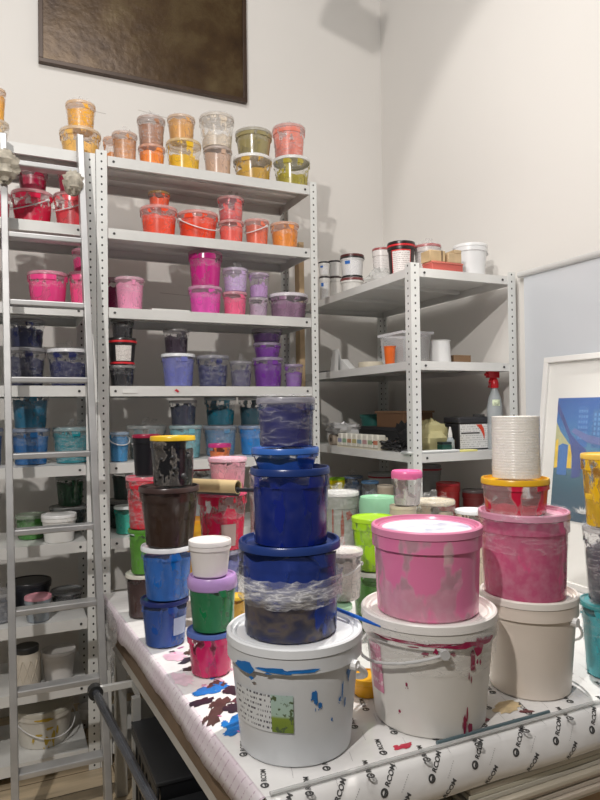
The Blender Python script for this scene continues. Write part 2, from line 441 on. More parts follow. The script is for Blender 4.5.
        for (a,zz,ww,hh) in spots:
            rr=(lambda q: r*.988) if .85<zz<.99 and op else rf
            blob(dm,rr,th+a,hb*zz,ww,hh,rng)
            for _ in range(3): blob(dm,rr,th+a+(rng.random()-.5)*ww*2.4,hb*zz-rng.random()*hh*1.6,ww*.22,hh*.3,rng)
        dm.build('paint_drips',plastic(dc,.35),b)
        if key=='t2':
            patch(rf(hb*.33),rf(hb*.80),th-.98,.17,hb*.33,hb*.80,.0018).build('side_label',print_mat((.62,.22,.34),(.75,.55,.6),4,.5,12),t)
    # handle
    hd=k.get('hd')
    if hd is not None:
        a0=th+math.radians(hd); R=r*1.03; ze=hb*.84; pts=[]; sag=min(h*.5,R*.55)
        if key in('t1','t3'): sag=.10
        if key=='t2': sag=.05
        for i in range(17):
            u=-PI/2+PI*i/16; pts.append((R*math.cos(a0+u),R*math.sin(a0+u),ze-sag*math.cos(u)))
        wide=.007 if key=='t1' else (.0035 if big else .0026)
        hm=plastic((.80,.80,.80) if key in('t1','t3','c3','d2','d4','c6','o1','p7') else (.6,.6,.6),.35,.75 if key=='t2' else 1)
        ho=MB().tube(pts,wide,8).build('handle',hm,t)
        for s in (-1,1):
            a=a0+s*PI/2
            MB().tube([(rf(ze)*.99*math.cos(a),rf(ze)*.99*math.sin(a),ze),((R+.004)*math.cos(a),(R+.004)*math.sin(a),ze)],.011 if big else .006,10).build('handle_ear',hm,ho)
    # film
    fm=k.get('film',0); wr=k.get('wrap')
    if fm or wr:
        m=MB(); sg=seg
        lev=[]
        if wr:
            n=5; lev=[(rf(h*wr[0])*1.02 if i==0 else max(rf(min(hb,h*(wr[0]+(wr[1]-wr[0])*i/n))),0)*1.05+(.006 if key=='t1b' else .001),h*(wr[0]+(wr[1]-wr[0])*i/n)) for i in range(n+1)]
        else:
            z0=.55 if fm==1 else .06
            zs=[z0+(1-z0)*i/5 for i in range(5)]
            lev=[(rf(min(hb,h*q))*1.025,h*q) for q in zs]+[(r*1.02,hb),(r*1.025,h-.002),(r*.96,h+.004),(r*.7,h+.005),(r*.25,h+.006)]
            if fm==2 and not big: lev+=[(r*.10,h+.018),(r*.16,h+.034),(r*.05,h+.04)]
        js={}
        def wf(i,kk,a,rr,zz):
            q=js.setdefault((i,kk),(rng.random(),rng.random()))
            s_=(.018 if fm!=1 else .012)*r*(1+ (i%2)*.5)
            return rr+q[0]*s_, zz+(q[1]-.3)*.006*(1 if i<6 else .6)
        m.lathe(lev,sg,wob=wf)
        if fm==2 and not big:   # loose ears of film
            for _ in range(3):
                a=rng.random()*2*PI; cx,cy=r*.25*math.cos(a),r*.25*math.sin(a)
                m.add([(cx,cy,h+.004),(cx+r*.5*math.cos(a+1),cy+r*.5*math.sin(a+1),h+.004),(cx+r*.35*math.cos(a),cy+r*.35*math.sin(a),h+.03),(cx+.01,cy,h+.035)],[(0,1,2,3)])
        dens=.34 if fm==1 else .55
        if key[0] in 'gh' or key=='t1e': dens*=.4 if key[0]=='g' else .55
        if wr: dens=2.4 if key=='t1b' else .45
        m.build('cling_film',film_mat(dens,(.9,.9,.92),11 if big else 19),t,ang=60)
    return t
GROUPS={'a':'tubs on top of the left rack','b':'paint tubs on top of the tall right rack','c':'red and orange tubs on the second shelf','d':'crimson tubs on the left rack',
 'e':'hot pink tubs on the left rack','f':'pink and lilac tubs on the third shelf','g':'navy tubs on the left rack','h':'black blue and purple tubs on the fourth shelf',
 'i':'blue and turquoise tubs on the left rack','j':'blue tubs on the fifth shelf','k':'green and white tubs on the left rack','l':'green tubs on the sixth shelf',
 'm':'dark tubs on the left rack','n':'pale containers on the left rack','o':'white buckets on the lowest shelf','t':'paint tubs stacked on the table',
 'p':'pails on top of the corner rack','r':'pots on the low shelf of the corner rack'}
ITEMS=[
    ('a1', -0.441, 0.14, 2.5, 0.0552, 0.1197, dict(c=(.75,.55,.3),f=.5,film=1), 'tan paint tub under another at left edge of photo, on top of the racks'),
    ('a2', -0.442, 0.138, 2.62, 0.0445, 0.1381, dict(c=(.85,.42,.06),f=.8,film=1), 'orange paint tub stacked on the tan one at left edge, top of the racks'),
    ('a3', -0.098, 0.13, 2.5, 0.089, 0.1305, dict(c=(.85,.50,.13),f=.62,film=1), 'wide amber tub wrapped in film on the left rack top, beneath a yolk-yellow tub'),
    ('a4', -0.096, 0.126, 2.63, 0.0645, 0.1235, dict(c=(.92,.45,.02),f=.82,film=2), 'bright yolk-yellow wrapped tub on the wide amber tub, top of left rack'),
    ('b1', 0.054, 0.2, 2.5, 0.0465, 0.153, dict(c=(.75,.30,.08),f=.6,film=1), 'small clear tub of orange paint half hidden behind the orange-brown tub, top shelf'),
    ('b2', 0.09, 0.1, 2.5, 0.0567, 0.142, dict(c=(.62,.28,.10),f=.85,film=2), 'orange-brown tub with a tall film knot, first in the row on the right rack top'),
    ('b3', 0.214, 0.11, 2.5, 0.0625, 0.1052, dict(c=(.92,.27,.04),f=.8,film=1), 'low bright orange tub under a brown tub on the rack top'),
    ('b4', 0.212, 0.108, 2.605, 0.0648, 0.1303, dict(c=(.42,.20,.11),f=.8,film=2), 'brown paint tub stacked on the low bright orange tub'),
    ('b5', 0.367, 0.12, 2.5, 0.083, 0.1531, dict(c=(.82,.50,.02),f=.55,film=1), 'clear tub half full of mustard yellow on the rack top'),
    ('b6', 0.357, 0.122, 2.653, 0.0664, 0.1183, dict(c=(.72,.38,.12),f=.9,film=1), 'caramel paint tub stacked on the half full mustard yellow tub'),
    ('b7', 0.535, 0.12, 2.5, 0.0703, 0.148, dict(c=(.62,.42,.31),f=.9,film=1), 'pinkish beige paint tub at the bottom of a stack on the rack top'),
    ('b8', 0.531, 0.119, 2.648, 0.0848, 0.1543, dict(c=(.72,.62,.50),f=.35,film=2), 'clear crinkly tub with a little cream paint, stacked on the pinkish beige tub'),
    ('b9', 0.719, 0.13, 2.5, 0.0972, 0.1362, dict(c=(.60,.36,.06),f=.55,film=1,lid=(.85,.83,.8)), 'wide ochre tub with white rim beneath the olive lumpy tub'),
    ('b10', 0.724, 0.125, 2.636, 0.0922, 0.1276, dict(c=(.32,.27,.12),f=.9,film=1,sm=.7), 'olive brown lumpy tub stacked on the wide ochre tub'),
    ('b11', 0.932, 0.13, 2.5, 0.0948, 0.1605, dict(c=(.42,.35,.04),f=.5,film=1,lid=(.8,.8,.78)), 'wide olive green tub at the right end of the rack top'),
    ('b12', 0.919, 0.133, 2.66, 0.0845, 0.1638, dict(c=(.85,.25,.18),f=.55,film=2,sm=.5), 'coral tub with pink upper half, stacked at the right end of the rack top'),
    ('c1', 0.246, 0.12, 2.186, 0.0861, 0.1407, dict(c=(.88,.08,.03),f=.8,film=1), 'red bucket with a small brown-topped pot on it, second shelf'),
    ('c2', 0.248, 0.117, 2.327, 0.0512, 0.075, dict(c=(.80,.10,.03),f=.7,lid=(.35,.20,.06),film=1), 'small red pot with a mossy brown top on the red bucket'),
    ('c3', 0.435, 0.13, 2.186, 0.0982, 0.1394, dict(c=(.90,.07,.02),f=.88,film=1,hd=30), 'widest scarlet bucket with a white handle on the second shelf'),
    ('c4', 0.596, 0.11, 2.186, 0.0633, 0.1157, dict(c=(.88,.13,.10),f=.8,film=1), 'coral red tub beneath the maroon-topped jar, second shelf'),
    ('c5', 0.594, 0.109, 2.302, 0.0657, 0.1136, dict(c=(.80,.10,.09),f=.5,film=2,sm=.3,tint=(.45,.12,.2)), 'red jar with a see-through maroon top stacked on the coral red tub'),
    ('c6', 0.733, 0.12, 2.186, 0.0621, 0.139, dict(c=(.84,.17,.09),f=.85,film=1,hd=-40), 'brick-coral tub with a slanting white handle, second shelf'),
    ('c7', 0.884, 0.12, 2.186, 0.0735, 0.1378, dict(c=(.92,.32,.05),f=.8,film=1), 'orange tub at the right end of the second shelf'),
    ('d1', -0.439, 0.14, 2.186, 0.0593, 0.1311, dict(c=(.70,.03,.08),f=.8,film=1), 'crimson tub cut off by the left photo edge, left rack'),
    ('d2', -0.297, 0.14, 2.186, 0.0866, 0.149, dict(c=(.78,.02,.08),f=.6,film=1,hd=-45,sm=.4), 'wide crimson bucket with hanging white handle, centre of left rack'),
    ('d3', -0.295, 0.137, 2.335, 0.0628, 0.0924, dict(c=(.45,.01,.06),f=.8,film=1), 'dark crimson tub on the wide crimson bucket, left rack'),
    ('d4', -0.134, 0.13, 2.186, 0.0796, 0.1563, dict(c=(.80,.08,.10),f=.6,film=1,hd=-45,sm=.4), 'crimson-coral bucket behind the ladder stile, left rack'),
    ('d5', -0.138, 0.13, 2.342, 0.0575, 0.0983, dict(c=(.55,.01,.07),f=.9), 'dark red tub on the crimson-coral bucket behind the ladder'),
    ('e1', -0.237, 0.14, 1.841, 0.0851, 0.1528, dict(c=(.90,.07,.28),f=.75,film=1,sm=.5), 'hot pink bucket with pale wide lid in the left rack'),
    ('e2', -0.09, 0.14, 1.841, 0.0624, 0.1646, dict(c=(.90,.10,.28),f=.75,film=1,sm=.5), 'hot pink bucket partly behind the right ladder stile'),
    ('e3', -0.087, 0.137, 2.006, 0.0513, 0.1031, dict(c=(.72,.02,.20),f=.7,film=1), 'magenta tub stacked on the hot pink bucket behind the ladder'),
    ('f1', 0.11, 0.12, 1.841, 0.0661, 0.1529, dict(c=(.85,.33,.52),f=.9,film=1), 'pale pink tub at the left end of the third shelf'),
    ('f2', 0.059, 0.3, 1.841, 0.043, 0.1841, dict(c=(.30,.02,.12),f=.8), 'dark wine tub half hidden behind the pale pink tub'),
    ('f3', 0.465, 0.12, 1.841, 0.0814, 0.1341, dict(c=(.82,.08,.48),f=.85,film=1), 'magenta tub at the base of the two-tub magenta stack'),
    ('f4', 0.466, 0.117, 1.975, 0.0814, 0.1679, dict(c=(.62,.02,.25),f=.8,film=1,sm=.6), 'tall deep magenta tub on top of the two-tub magenta stack'),
    ('f5', 0.61, 0.11, 1.841, 0.0609, 0.1175, dict(c=(.88,.13,.28),f=.85,film=1), 'rose red tub beneath a lilac tub, third shelf'),
    ('f6', 0.613, 0.107, 1.959, 0.0633, 0.114, dict(c=(.60,.42,.72),f=.7,film=2), 'pale lilac tub on the rose red tub'),
    ('f7', 0.732, 0.11, 1.841, 0.0495, 0.0983, dict(c=(.48,.36,.48),f=.8,film=1), 'greyish mauve small tub under a lilac one, third shelf'),
    ('f8', 0.735, 0.107, 1.939, 0.052, 0.1212, dict(c=(.50,.30,.58),f=.55,film=1), 'small lilac tub with dusky top on the greyish mauve one'),
    ('f9', 0.903, 0.13, 1.841, 0.1018, 0.1277, dict(c=(.30,.17,.27),f=.75,film=1,lid=(.75,.7,.75)), 'wide brownish purple bucket at the right end of the third shelf'),
    ('g1', -0.326, 0.13, 1.501, 0.0814, 0.1627, dict(c=(.012,.015,.06),f=.8,film=2), 'lower navy tub of the wrapped pair on the left rack'),
    ('g2', -0.325, 0.128, 1.664, 0.0771, 0.1214, dict(c=(.015,.02,.07),f=.75,film=1), 'upper navy tub of the wrapped pair on the left rack'),
    ('g3', -0.152, 0.13, 1.501, 0.0923, 0.1623, dict(c=(.015,.02,.10),f=.7,film=2,lid=(.8,.8,.82)), 'navy tub with a white wrapped lid on the left rack'),
    ('h1', 0.07, 0.1, 1.501, 0.0585, 0.0939, dict(c=(.015,.015,.02),f=.9,film=1), 'black tub at the bottom of the three-high stack, fourth shelf'),
    ('h2', 0.071, 0.098, 1.595, 0.0629, 0.123, dict(c=(.02,.02,.02),op=1,lid=(.03,.03,.03),ring=(.75,.03,.04),label=1), 'black pail with red rings and a white label, middle of the three-high stack'),
    ('h3', 0.073, 0.095, 1.718, 0.0517, 0.0852, dict(c=(.03,.03,.035),f=.9,film=1), 'smoky black tub on top of the three-high stack, fourth shelf'),
    ('h4', 0.331, 0.12, 1.501, 0.0798, 0.1532, dict(c=(.16,.18,.50),f=.95,film=1,lid=(.85,.87,.9)), 'periwinkle blue tub with white lid on the fourth shelf'),
    ('h5', 0.323, 0.122, 1.654, 0.061, 0.1169, dict(c=(.03,.02,.035),f=.75,film=1,tint=(.2,.15,.2)), 'smoky black jar stacked on the periwinkle blue tub'),
    ('h6', 0.498, 0.12, 1.501, 0.0793, 0.148, dict(c=(.02,.025,.12),f=.75,film=2), 'navy tub in crinkled film, right of the periwinkle one'),
    ('h7', 0.637, 0.11, 1.501, 0.0561, 0.1236, dict(c=(.05,.04,.12),f=.7,film=2,tint=(.5,.5,.55)), 'small indigo glassy tub between navy and purple tubs'),
    ('h8', 0.787, 0.13, 1.501, 0.0776, 0.146, dict(c=(.17,.03,.32),f=.9,film=1), 'purple tub at the base of the purple stack, fourth shelf'),
    ('h9', 0.785, 0.13, 1.647, 0.0701, 0.0741, dict(c=(.20,.04,.36),f=.9,film=1), 'low violet tub in the middle of the purple stack'),
    ('h10', 0.783, 0.129, 1.721, 0.0776, 0.0676, dict(c=(.06,.015,.11),f=.9,film=1), 'dark plum tub on top of the purple stack'),
    ('h11', 0.924, 0.12, 1.501, 0.0483, 0.1157, dict(c=(.25,.10,.40),f=.7,film=2), 'small violet jar at the right end of the fourth shelf'),
    ('i1', -0.31, 0.14, 1.167, 0.0795, 0.155, dict(c=(.02,.14,.38),f=.85,film=1), 'blue tub below a teal-blue tub on the left rack'),
    ('i2', -0.311, 0.138, 1.322, 0.0774, 0.1544, dict(c=(.02,.17,.30),f=.85,film=1), 'teal-blue tub stacked on the blue one, left rack'),
    ('i3', -0.141, 0.14, 1.167, 0.0838, 0.1553, dict(c=(.01,.25,.30),f=.9,film=2), 'turquoise tub in shiny film behind the ladder rung'),
    ('i4', -0.482, 0.14, 1.167, 0.067, 0.1595, dict(c=(.02,.10,.35),f=.85), 'blue tub cut off by the left photo edge'),
    ('j1', 0.051, 0.08, 1.167, 0.0445, 0.1303, dict(c=(.05,.25,.50),f=.9,hd=20,film=1), 'small sky blue pot with a handle by the left post'),
    ('j2', 0.201, 0.22, 1.167, 0.0925, 0.1552, dict(c=(.20,.27,.28),f=.5,film=2,tint=(.6,.65,.65)), 'wide glassy grey tub behind the black jar, fifth shelf'),
    ('j3', 0.366, 0.13, 1.167, 0.078, 0.1534, dict(c=(.18,.48,.55),f=.95,film=1), 'pale turquoise tub under a slate tub, fifth shelf'),
    ('j4', 0.356, 0.133, 1.32, 0.0662, 0.119, dict(c=(.05,.06,.10),f=.85), 'slate grey tub on the pale turquoise tub'),
    ('j5', 0.554, 0.19, 1.167, 0.0838, 0.148, dict(c=(.10,.28,.48),f=.95,film=2), 'steel blue tub behind the small orange pot, fifth shelf'),
    ('j6', 0.555, 0.187, 1.315, 0.0789, 0.1385, dict(c=(.01,.16,.24),f=.6), 'teal tub stacked on the steel blue tub'),
    ('j7', 0.722, 0.16, 1.167, 0.08, 0.1449, dict(c=(.02,.25,.68),f=.98,film=1), 'bright azure tub beside the wrapped navy tower, fifth shelf'),
    ('j8', 0.713, 0.162, 1.312, 0.07, 0.1407, dict(c=(.02,.09,.13),f=.7), 'dark teal tub stacked on the bright azure tub'),
    ('j9', 0.507, 0.05, 1.167, 0.0541, 0.066, dict(c=(.85,.22,.06),f=.6,lid=(.65,.05,.25)), 'small orange pot with magenta lid at the shelf front'),
    ('k1', -0.309, 0.18, 0.843, 0.0652, 0.1051, dict(c=(.05,.22,.03),f=.85,film=1), 'leaf green tub left of the white pail, left rack'),
    ('k2', -0.203, 0.06, 0.843, 0.0722, 0.1169, dict(c=(.80,.80,.78),op=1,lid=(.8,.8,.8)), 'white pail with white lid behind the ladder rung'),
    ('k3', -0.148, 0.29, 0.843, 0.083, 0.1167, dict(c=(.06,.09,.09),f=.9), 'slate green bucket behind the white pail'),
    ('k4', -0.139, 0.284, 0.96, 0.0645, 0.1341, dict(c=(.01,.08,.03),f=.85), 'dark bottle-green tub on the slate green bucket'),
    ('l1', 0.08, 0.1, 0.843, 0.0516, 0.1239, dict(c=(.03,.42,.32),f=.85,lid=(.8,.85,.83)), 'sea green pot with white lid by the left post'),
    ('l2', 0.094, 0.28, 0.843, 0.0761, 0.1303, dict(c=(.02,.05,.04),f=.9), 'dark green tub behind the sea green pot'),
    ('l3', 0.101, 0.275, 0.973, 0.0547, 0.1333, dict(c=(.01,.04,.03),f=.9), 'blackish green tub on the dark green tub'),
    ('l4', 0.441, 0.12, 0.843, 0.057, 0.2777, dict(c=(.4,.42,.42),f=.9,lid=(.45,.03,.06)), 'tall grey pot with dark red lid behind the cardboard roll'),
    ('m1', -0.316, 0.26, 0.52, 0.0935, 0.125, dict(c=(.02,.022,.03),op=1,lid=(.03,.03,.035)), 'large charcoal bucket at the back of the left rack'),
    ('m2', -0.164, 0.2, 0.52, 0.0692, 0.0804, dict(c=(.05,.055,.06),f=.7,film=1,lid=(.25,.26,.27)), 'dark grey tub with smoky lid, left rack'),
    ('m3', -0.288, 0.06, 0.52, 0.0544, 0.1043, dict(c=(.30,.34,.38),f=.6,sm=.8,lid=(.75,.35,.42)), 'small speckled pot with a pale pink lid, left rack'),
    ('m4', -0.436, 0.12, 0.52, 0.0626, 0.1236, dict(c=(.15,.16,.18),f=.5,film=2), 'film-wrapped glassy tub at the left photo edge'),
    ('n1', -0.332, 0.1, 0.25, 0.0568, 0.1599, dict(c=(.62,.56,.47),op=1,lid=(.03,.03,.03),jar=1), 'cream jar with diamond relief and black screw lid'),
    ('n2', -0.206, 0.1, 0.25, 0.0708, 0.1257, dict(c=(.66,.64,.62),op=1,lid=(.72,.7,.68)), 'off-white pail beside the cream jar'),
    ('o1', -0.263, 0.18, -0.03, 0.1243, 0.159, dict(c=(.70,.67,.60),op=1,lid=(.62,.6,.52),hd=30,drip=(.55,.38,.05)), 'big white bucket with mustard drips on the lowest shelf'),
    ('o2', -0.061, 0.3, -0.03, 0.0513, 0.0546, dict(c=(.72,.70,.66),op=1,lid=(.75,.73,.7)), 'plain white bucket in the dark end of the lowest shelf'),
    ('t1', 0.178, -1.538, 0.66, 0.1512, 0.2504, dict(c=(.66,.68,.70),op=1,lid=(.74,.76,.78),hd=145,big=1,drip=(.01,.15,.45),label=2), 'big white bucket with blue splashes and green sticker at the table front'),
    ('t1b', 0.169, -1.537, 0.91, 0.1134, 0.1946, dict(c=(.012,.04,.26),f=.94,lid=(.015,.04,.18),big=1,tp=.95,al=.10,tint=(.04,.08,.34),wrap=(.36,.66),murk=1), 'navy-lidded bucket of murky paint bound with film on the white bucket'),
    ('t1c', 0.171, -1.54, 1.105, 0.089, 0.1584, dict(c=(.005,.016,.20),f=.86,lid=(.012,.035,.16),big=1,sm=.35,tp=.96,al=.25,tint=(.01,.035,.24)), 'ultramarine tub in the middle of the blue tower'),
    ('t1d', 0.161, -1.537, 1.263, 0.0757, 0.0435, dict(c=(.02,.10,.50),f=.6,lid=(.04,.14,.48),sm=.4,tint=(.08,.25,.7)), 'low cobalt blue tub under the wrapped indigo tub'),
    ('t1e', 0.163, -1.539, 1.307, 0.0657, 0.1099, dict(c=(.02,.02,.13),f=.85,film=2,big=1,tp=.93,al=.2,tint=(.05,.06,.26)), 'crumpled film-wrapped indigo tub on top of the blue tower'),
    ('t2', 0.516, -1.569, 0.66, 0.1607, 0.258, dict(c=(.72,.70,.66),op=1,lid=(.78,.75,.72),hd=-78,big=1,drip=(.28,.01,.06),wrap=(.55,.95)), 'big white bucket with maroon drips right of the blue-splashed one'),
    ('t2b', 0.513, -1.571, 0.918, 0.1319, 0.1953, dict(c=(.74,.20,.38),f=.42,lid=(.70,.25,.40),big=1,sm=.55,disc=1,tp=.95,tint=(.82,.44,.55)), 'pink smeared see-through bucket on the maroon-dripped white bucket'),
    ('t3', 0.843, -1.559, 0.66, 0.1247, 0.2478, dict(c=(.74,.66,.58),op=1,lid=(.80,.76,.70),hd=150,big=1), 'plain cream-white bucket at the right of the table'),
    ('t3b', 0.831, -1.558, 0.908, 0.1155, 0.2121, dict(c=(.66,.09,.24),f=.88,film=1,lid=(.66,.30,.42),big=1,tp=.93,tint=(.66,.16,.30),sm=.1), 'raspberry pink bucket in film on the cream-white bucket'),
    ('t3c', 0.812, -1.55, 1.12, 0.0867, 0.0843, dict(c=(.60,.01,.05),f=.35,lid=(.80,.45,.02),sm=.42,big=1,tp=.92,al=.25,tint=(.85,.62,.60)), 'low clear tub of red paint with a yellow lid'),
    ('t4', 1.088, -1.606, 0.66, 0.0774, 0.1997, dict(c=(.05,.40,.46),f=.9,film=1,lid=(.03,.28,.30)), 'turquoise wrapped tub at the bottom of the stack at right photo edge'),
    ('t4b', 1.087, -1.609, 0.86, 0.0679, 0.2021, dict(c=(.02,.025,.05),f=.75,film=2,tint=(.6,.6,.65)), 'black-navy wrapped tub in the middle of the right edge stack'),
    ('t4c', 1.085, -1.612, 1.062, 0.0706, 0.197, dict(c=(.85,.55,.01),f=.42,sm=.45,lid=(.88,.58,.10)), 'clear tub of yellow paint on top of the right edge stack'),
    ('t5', 0.048, -0.821, 0.66, 0.0758, 0.1436, dict(c=(.005,.07,.34),f=.9,lid=(.02,.03,.14),label=3), 'blue tub standing on the table at the base of the front left stack'),
    ('t5b', 0.056, -0.827, 0.804, 0.0821, 0.1659, dict(c=(.005,.13,.50),f=.88,lid=(.80,.82,.85)), 'brighter blue tub with a white lid in the front left stack'),
    ('t5c', 0.063, -0.833, 0.969, 0.0947, 0.1858, dict(c=(.035,.018,.012),f=.97,lid=(.055,.033,.03),tint=(.06,.035,.028),big=1,al=.3,sm=.3,tp=.80), 'dark brown tub below the clear jar of black pieces'),
    ('t5d', 0.074, -0.841, 1.155, 0.071, 0.156, dict(c=(.01,.01,.012),f=.8,sm=.55,lid=(.85,.55,.03),tp=.9,tint=(.5,.45,.4),clot=1), 'clear jar of black clotted paint with a yellow lid'),
    ('t6', 0.037, -0.519, 0.66, 0.0608, 0.154, dict(c=(.05,.02,.02),f=.9,lid=(.70,.68,.6)), 'dark brown tub with cream lid at the back left of the table'),
    ('t6b', 0.043, -0.524, 0.814, 0.0573, 0.1587, dict(c=(.10,.33,.03),f=.9,lid=(.10,.28,.04)), 'grass green tub under a red one at the back left'),
    ('t6c', 0.047, -0.529, 0.973, 0.068, 0.186, dict(c=(.62,.02,.04),f=.6,film=2,lid=(.80,.12,.18),sm=.5), 'red tub swathed in pink-tinged film at the back left'),
    ('t6d', 0.051, -0.533, 1.159, 0.0501, 0.1479, dict(c=(.01,.01,.014),op=1,lid=(.35,.02,.06),hd=150), 'black pail with dark red lid behind the yellow-lidded jar'),
    ('t7', 0.114, -1.102, 0.66, 0.0672, 0.1209, dict(c=(.62,.01,.12),f=.55,sm=.6,lid=(.10,.16,.45)), 'magenta streaked tub with blue lid on the table'),
    ('t7b', 0.119, -1.107, 0.781, 0.07, 0.1505, dict(c=(.0,.19,.06),f=.95,lid=(.48,.30,.62),fat=1), 'emerald green tub with a chunky lilac lid'),
    ('t7c', 0.113, -1.106, 0.931, 0.0602, 0.0981, dict(c=(.80,.76,.74),op=1,lid=(.82,.79,.78)), 'small white pot on the emerald tub with lilac lid'),
    ('t8', 0.315, -0.535, 0.66, 0.0859, 0.2157, dict(c=(.12,.13,.42),f=.9,film=1), 'lavender blue tub mostly hidden behind the white pot'),
    ('t8b', 0.328, -0.544, 0.876, 0.0934, 0.216, dict(c=(.62,.005,.06),f=.6,film=1,lid=(.85,.06,.18),sm=.4,label=4), 'crimson bucket with blank sticker under the cardboard roll'),
    ('t8c', 0.357, -0.526, 1.092, 0.0738, 0.1194, dict(c=(.75,.35,.45),f=.95,film=1,lid=(.80,.45,.55)), 'pale rose tub standing behind the cardboard roll'),
    ('t10', 0.317, -0.116, 0.66, 0.0715, 0.2612, dict(c=(.80,.42,.01),op=1,lid=(.85,.38,.02)), 'yellow-orange bucket peeping between the brown and crimson tubs'),
    ('t20', 0.49, -0.506, 0.66, 0.0389, 0.4912, dict(c=(.55,.52,.48),f=.8,film=2,lid=(.7,.7,.68)), 'tall off-white wrapped tub behind the blue tower'),
    ('t21', 0.304, -0.767, 0.66, 0.0357, 0.1012, dict(c=(.7,.4,.02),f=.9,lid=(.85,.55,.05)), 'little pot with yellow lid behind the big white bucket'),
    ('t11', 0.886, -0.433, 0.66, 0.0808, 0.3778, dict(c=(.26,.28,.24),op=1,lid=(.62,.62,.6),film=2,tp=.98,drip=(.25,.05,.02)), 'tall paint-streaked grey can at the back of the table'),
    ('t12', 0.5, -1.106, 0.66, 0.0579, 0.1364, dict(c=(.12,.40,.10),f=.8,lid=(.45,.75,.50)), 'mint-lidded tub just behind the big white bucket'),
    ('t12b', 0.555, -1.067, 0.796, 0.0644, 0.1519, dict(c=(.62,.58,.55),f=.9,film=2,hd=-30,lid=(.75,.70,.68)), 'grubby white wrapped bucket stacked on the mint-lidded tub'),
    ('t13', 0.707, -0.997, 0.66, 0.0734, 0.196, dict(c=(.08,.30,.03),f=.85,lid=(.75,.78,.72)), 'green tub with white lid beneath the lime bucket'),
    ('t13b', 0.707, -0.999, 0.856, 0.0717, 0.173, dict(c=(.33,.62,.01),f=.85,sm=.6,lid=(.40,.68,.03)), 'lime green bucket beside the pink smeared bucket'),
    ('t14', 0.992, -0.57, 0.66, 0.0805, 0.3648, dict(c=(.45,.42,.33),f=.8,sm=.6,lid=(.30,.60,.38),fat=1), 'beige streaked tub with a thick mint green lid'),
    ('t15', 0.874, -0.929, 0.66, 0.0478, 0.3858, dict(c=(.62,.55,.42),op=1,lid=(.72,.65,.5)), 'cream pot carrying the pink-lidded jar'),
    ('t15b', 0.887, -0.936, 1.046, 0.055, 0.1223, dict(c=(.55,.52,.52),f=.3,sm=.3,lid=(.88,.18,.42),fat=1,tint=(.75,.72,.72)), 'jar of grey dregs with a fat bubblegum pink lid'),
    ('t16', 1.18, -0.696, 0.66, 0.0834, 0.3539, dict(c=(.50,.42,.30),f=.9,film=2,lid=(.65,.58,.45)), 'beige film-crumpled tub behind the pink smeared bucket'),
    ('t17', 1.303, -0.776, 0.66, 0.0666, 0.3161, dict(c=(.60,.50,.38),f=.9,lid=(.85,.87,.88)), 'tan tub with flat white lid behind the raspberry bucket'),
    ('t18', 0.434, -1.415, 0.66, 0.0436, 0.0468, dict(c=(.88,.42,.01),op=1,lid=(.90,.45,.02)), 'flat orange tub lying between the two big white buckets'),
    ('p1', 1.26, 0.42, 2, 0.0316, 0.1459, dict(c=(.75,.74,.72),op=1,lid=(.04,.03,.03),label=6), 'white pail at the bottom of the stack farthest along the corner rack top'),
    ('p1b', 1.258, 0.42, 2.146, 0.0344, 0.0847, dict(c=(.75,.74,.72),op=1,lid=(.03,.03,.03),label=6), 'white pail with black lid and blue tag beside the rack post'),
    ('p2', 1.34, 0.437, 2, 0.0378, 0.1538, dict(c=(.75,.73,.70),op=1,lid=(.05,.03,.03)), 'plain white pail under a black-lidded one, second stack along'),
    ('p2b', 1.335, 0.437, 2.154, 0.0378, 0.0921, dict(c=(.76,.75,.74),op=1,lid=(.03,.025,.03)), 'plain white pail with black lid, second stack along the corner rack top'),
    ('p3', 1.3, 0.171, 2, 0.0649, 0.0882, dict(c=(.75,.73,.70),op=1,lid=(.20,.05,.05)), 'white pail with reddish band under the blue-tagged one'),
    ('p3b', 1.301, 0.169, 2.088, 0.0649, 0.1274, dict(c=(.78,.78,.78),op=1,lid=(.10,.02,.02),ring=(.03,.03,.03),label=6), 'white pail with black rim and small blue tag, corner rack top'),
    ('p4', 1.42, 0.06, 2, 0.0506, 0.2368, dict(c=(.74,.70,.68),op=1,lid=(.35,.07,.07),film=1), 'pail with dull red lid behind the crumpled film bag'),
    ('p5', 1.33, -0.26, 2, 0.0674, 0.1818, dict(c=(.03,.02,.02),op=1,lid=(.03,.02,.02),ring=(.70,.03,.04),label=7), 'black pail with red rings and red-framed white label, corner rack top'),
    ('p6', 1.47, -0.28, 2, 0.0659, 0.1769, dict(c=(.60,.55,.53),op=1,lid=(.45,.12,.12),film=2,label=8), 'film-swathed pail with rusty red rim behind the wooden blocks'),
    ('p7', 1.631, -0.4, 2, 0.0818, 0.1645, dict(c=(.80,.81,.82),op=1,lid=(.85,.86,.86),hd=200), 'bright white pail at the front corner of the corner rack top'),
    ('r1', 1.32, 0.414, 0.79, 0.0459, 0.2029, dict(c=(.85,.75,.0),op=1,lid=(.35,.70,.02)), 'yellow pot with lime lid on the low shelf of the corner rack'),
    ('r2', 1.42, 0.399, 0.79, 0.0549, 0.2094, dict(c=(.05,.09,.16),f=.8,film=2,lid=(.08,.15,.30)), 'dark blue wrapped jar beside the yellow pot, low shelf'),
    ('r3', 1.32, 0.045, 0.79, 0.0469, 0.2205, dict(c=(.30,.33,.36),f=.7,lid=(.10,.22,.40)), 'grey jar with a denim blue lid, low shelf'),
    ('r4', 1.55, 0.297, 0.79, 0.0801, 0.2321, dict(c=(.55,.56,.55),op=1,lid=(.4,.42,.42),ring=(.3,.02,.04)), 'grey-white pail with a dark red stripe at the back of the low shelf'),
    ('r5', 1.28, -0.169, 0.79, 0.0415, 0.224, dict(c=(.50,.42,.32),op=1,lid=(.62,.55,.45)), 'beige cloth-topped pot on the low shelf'),
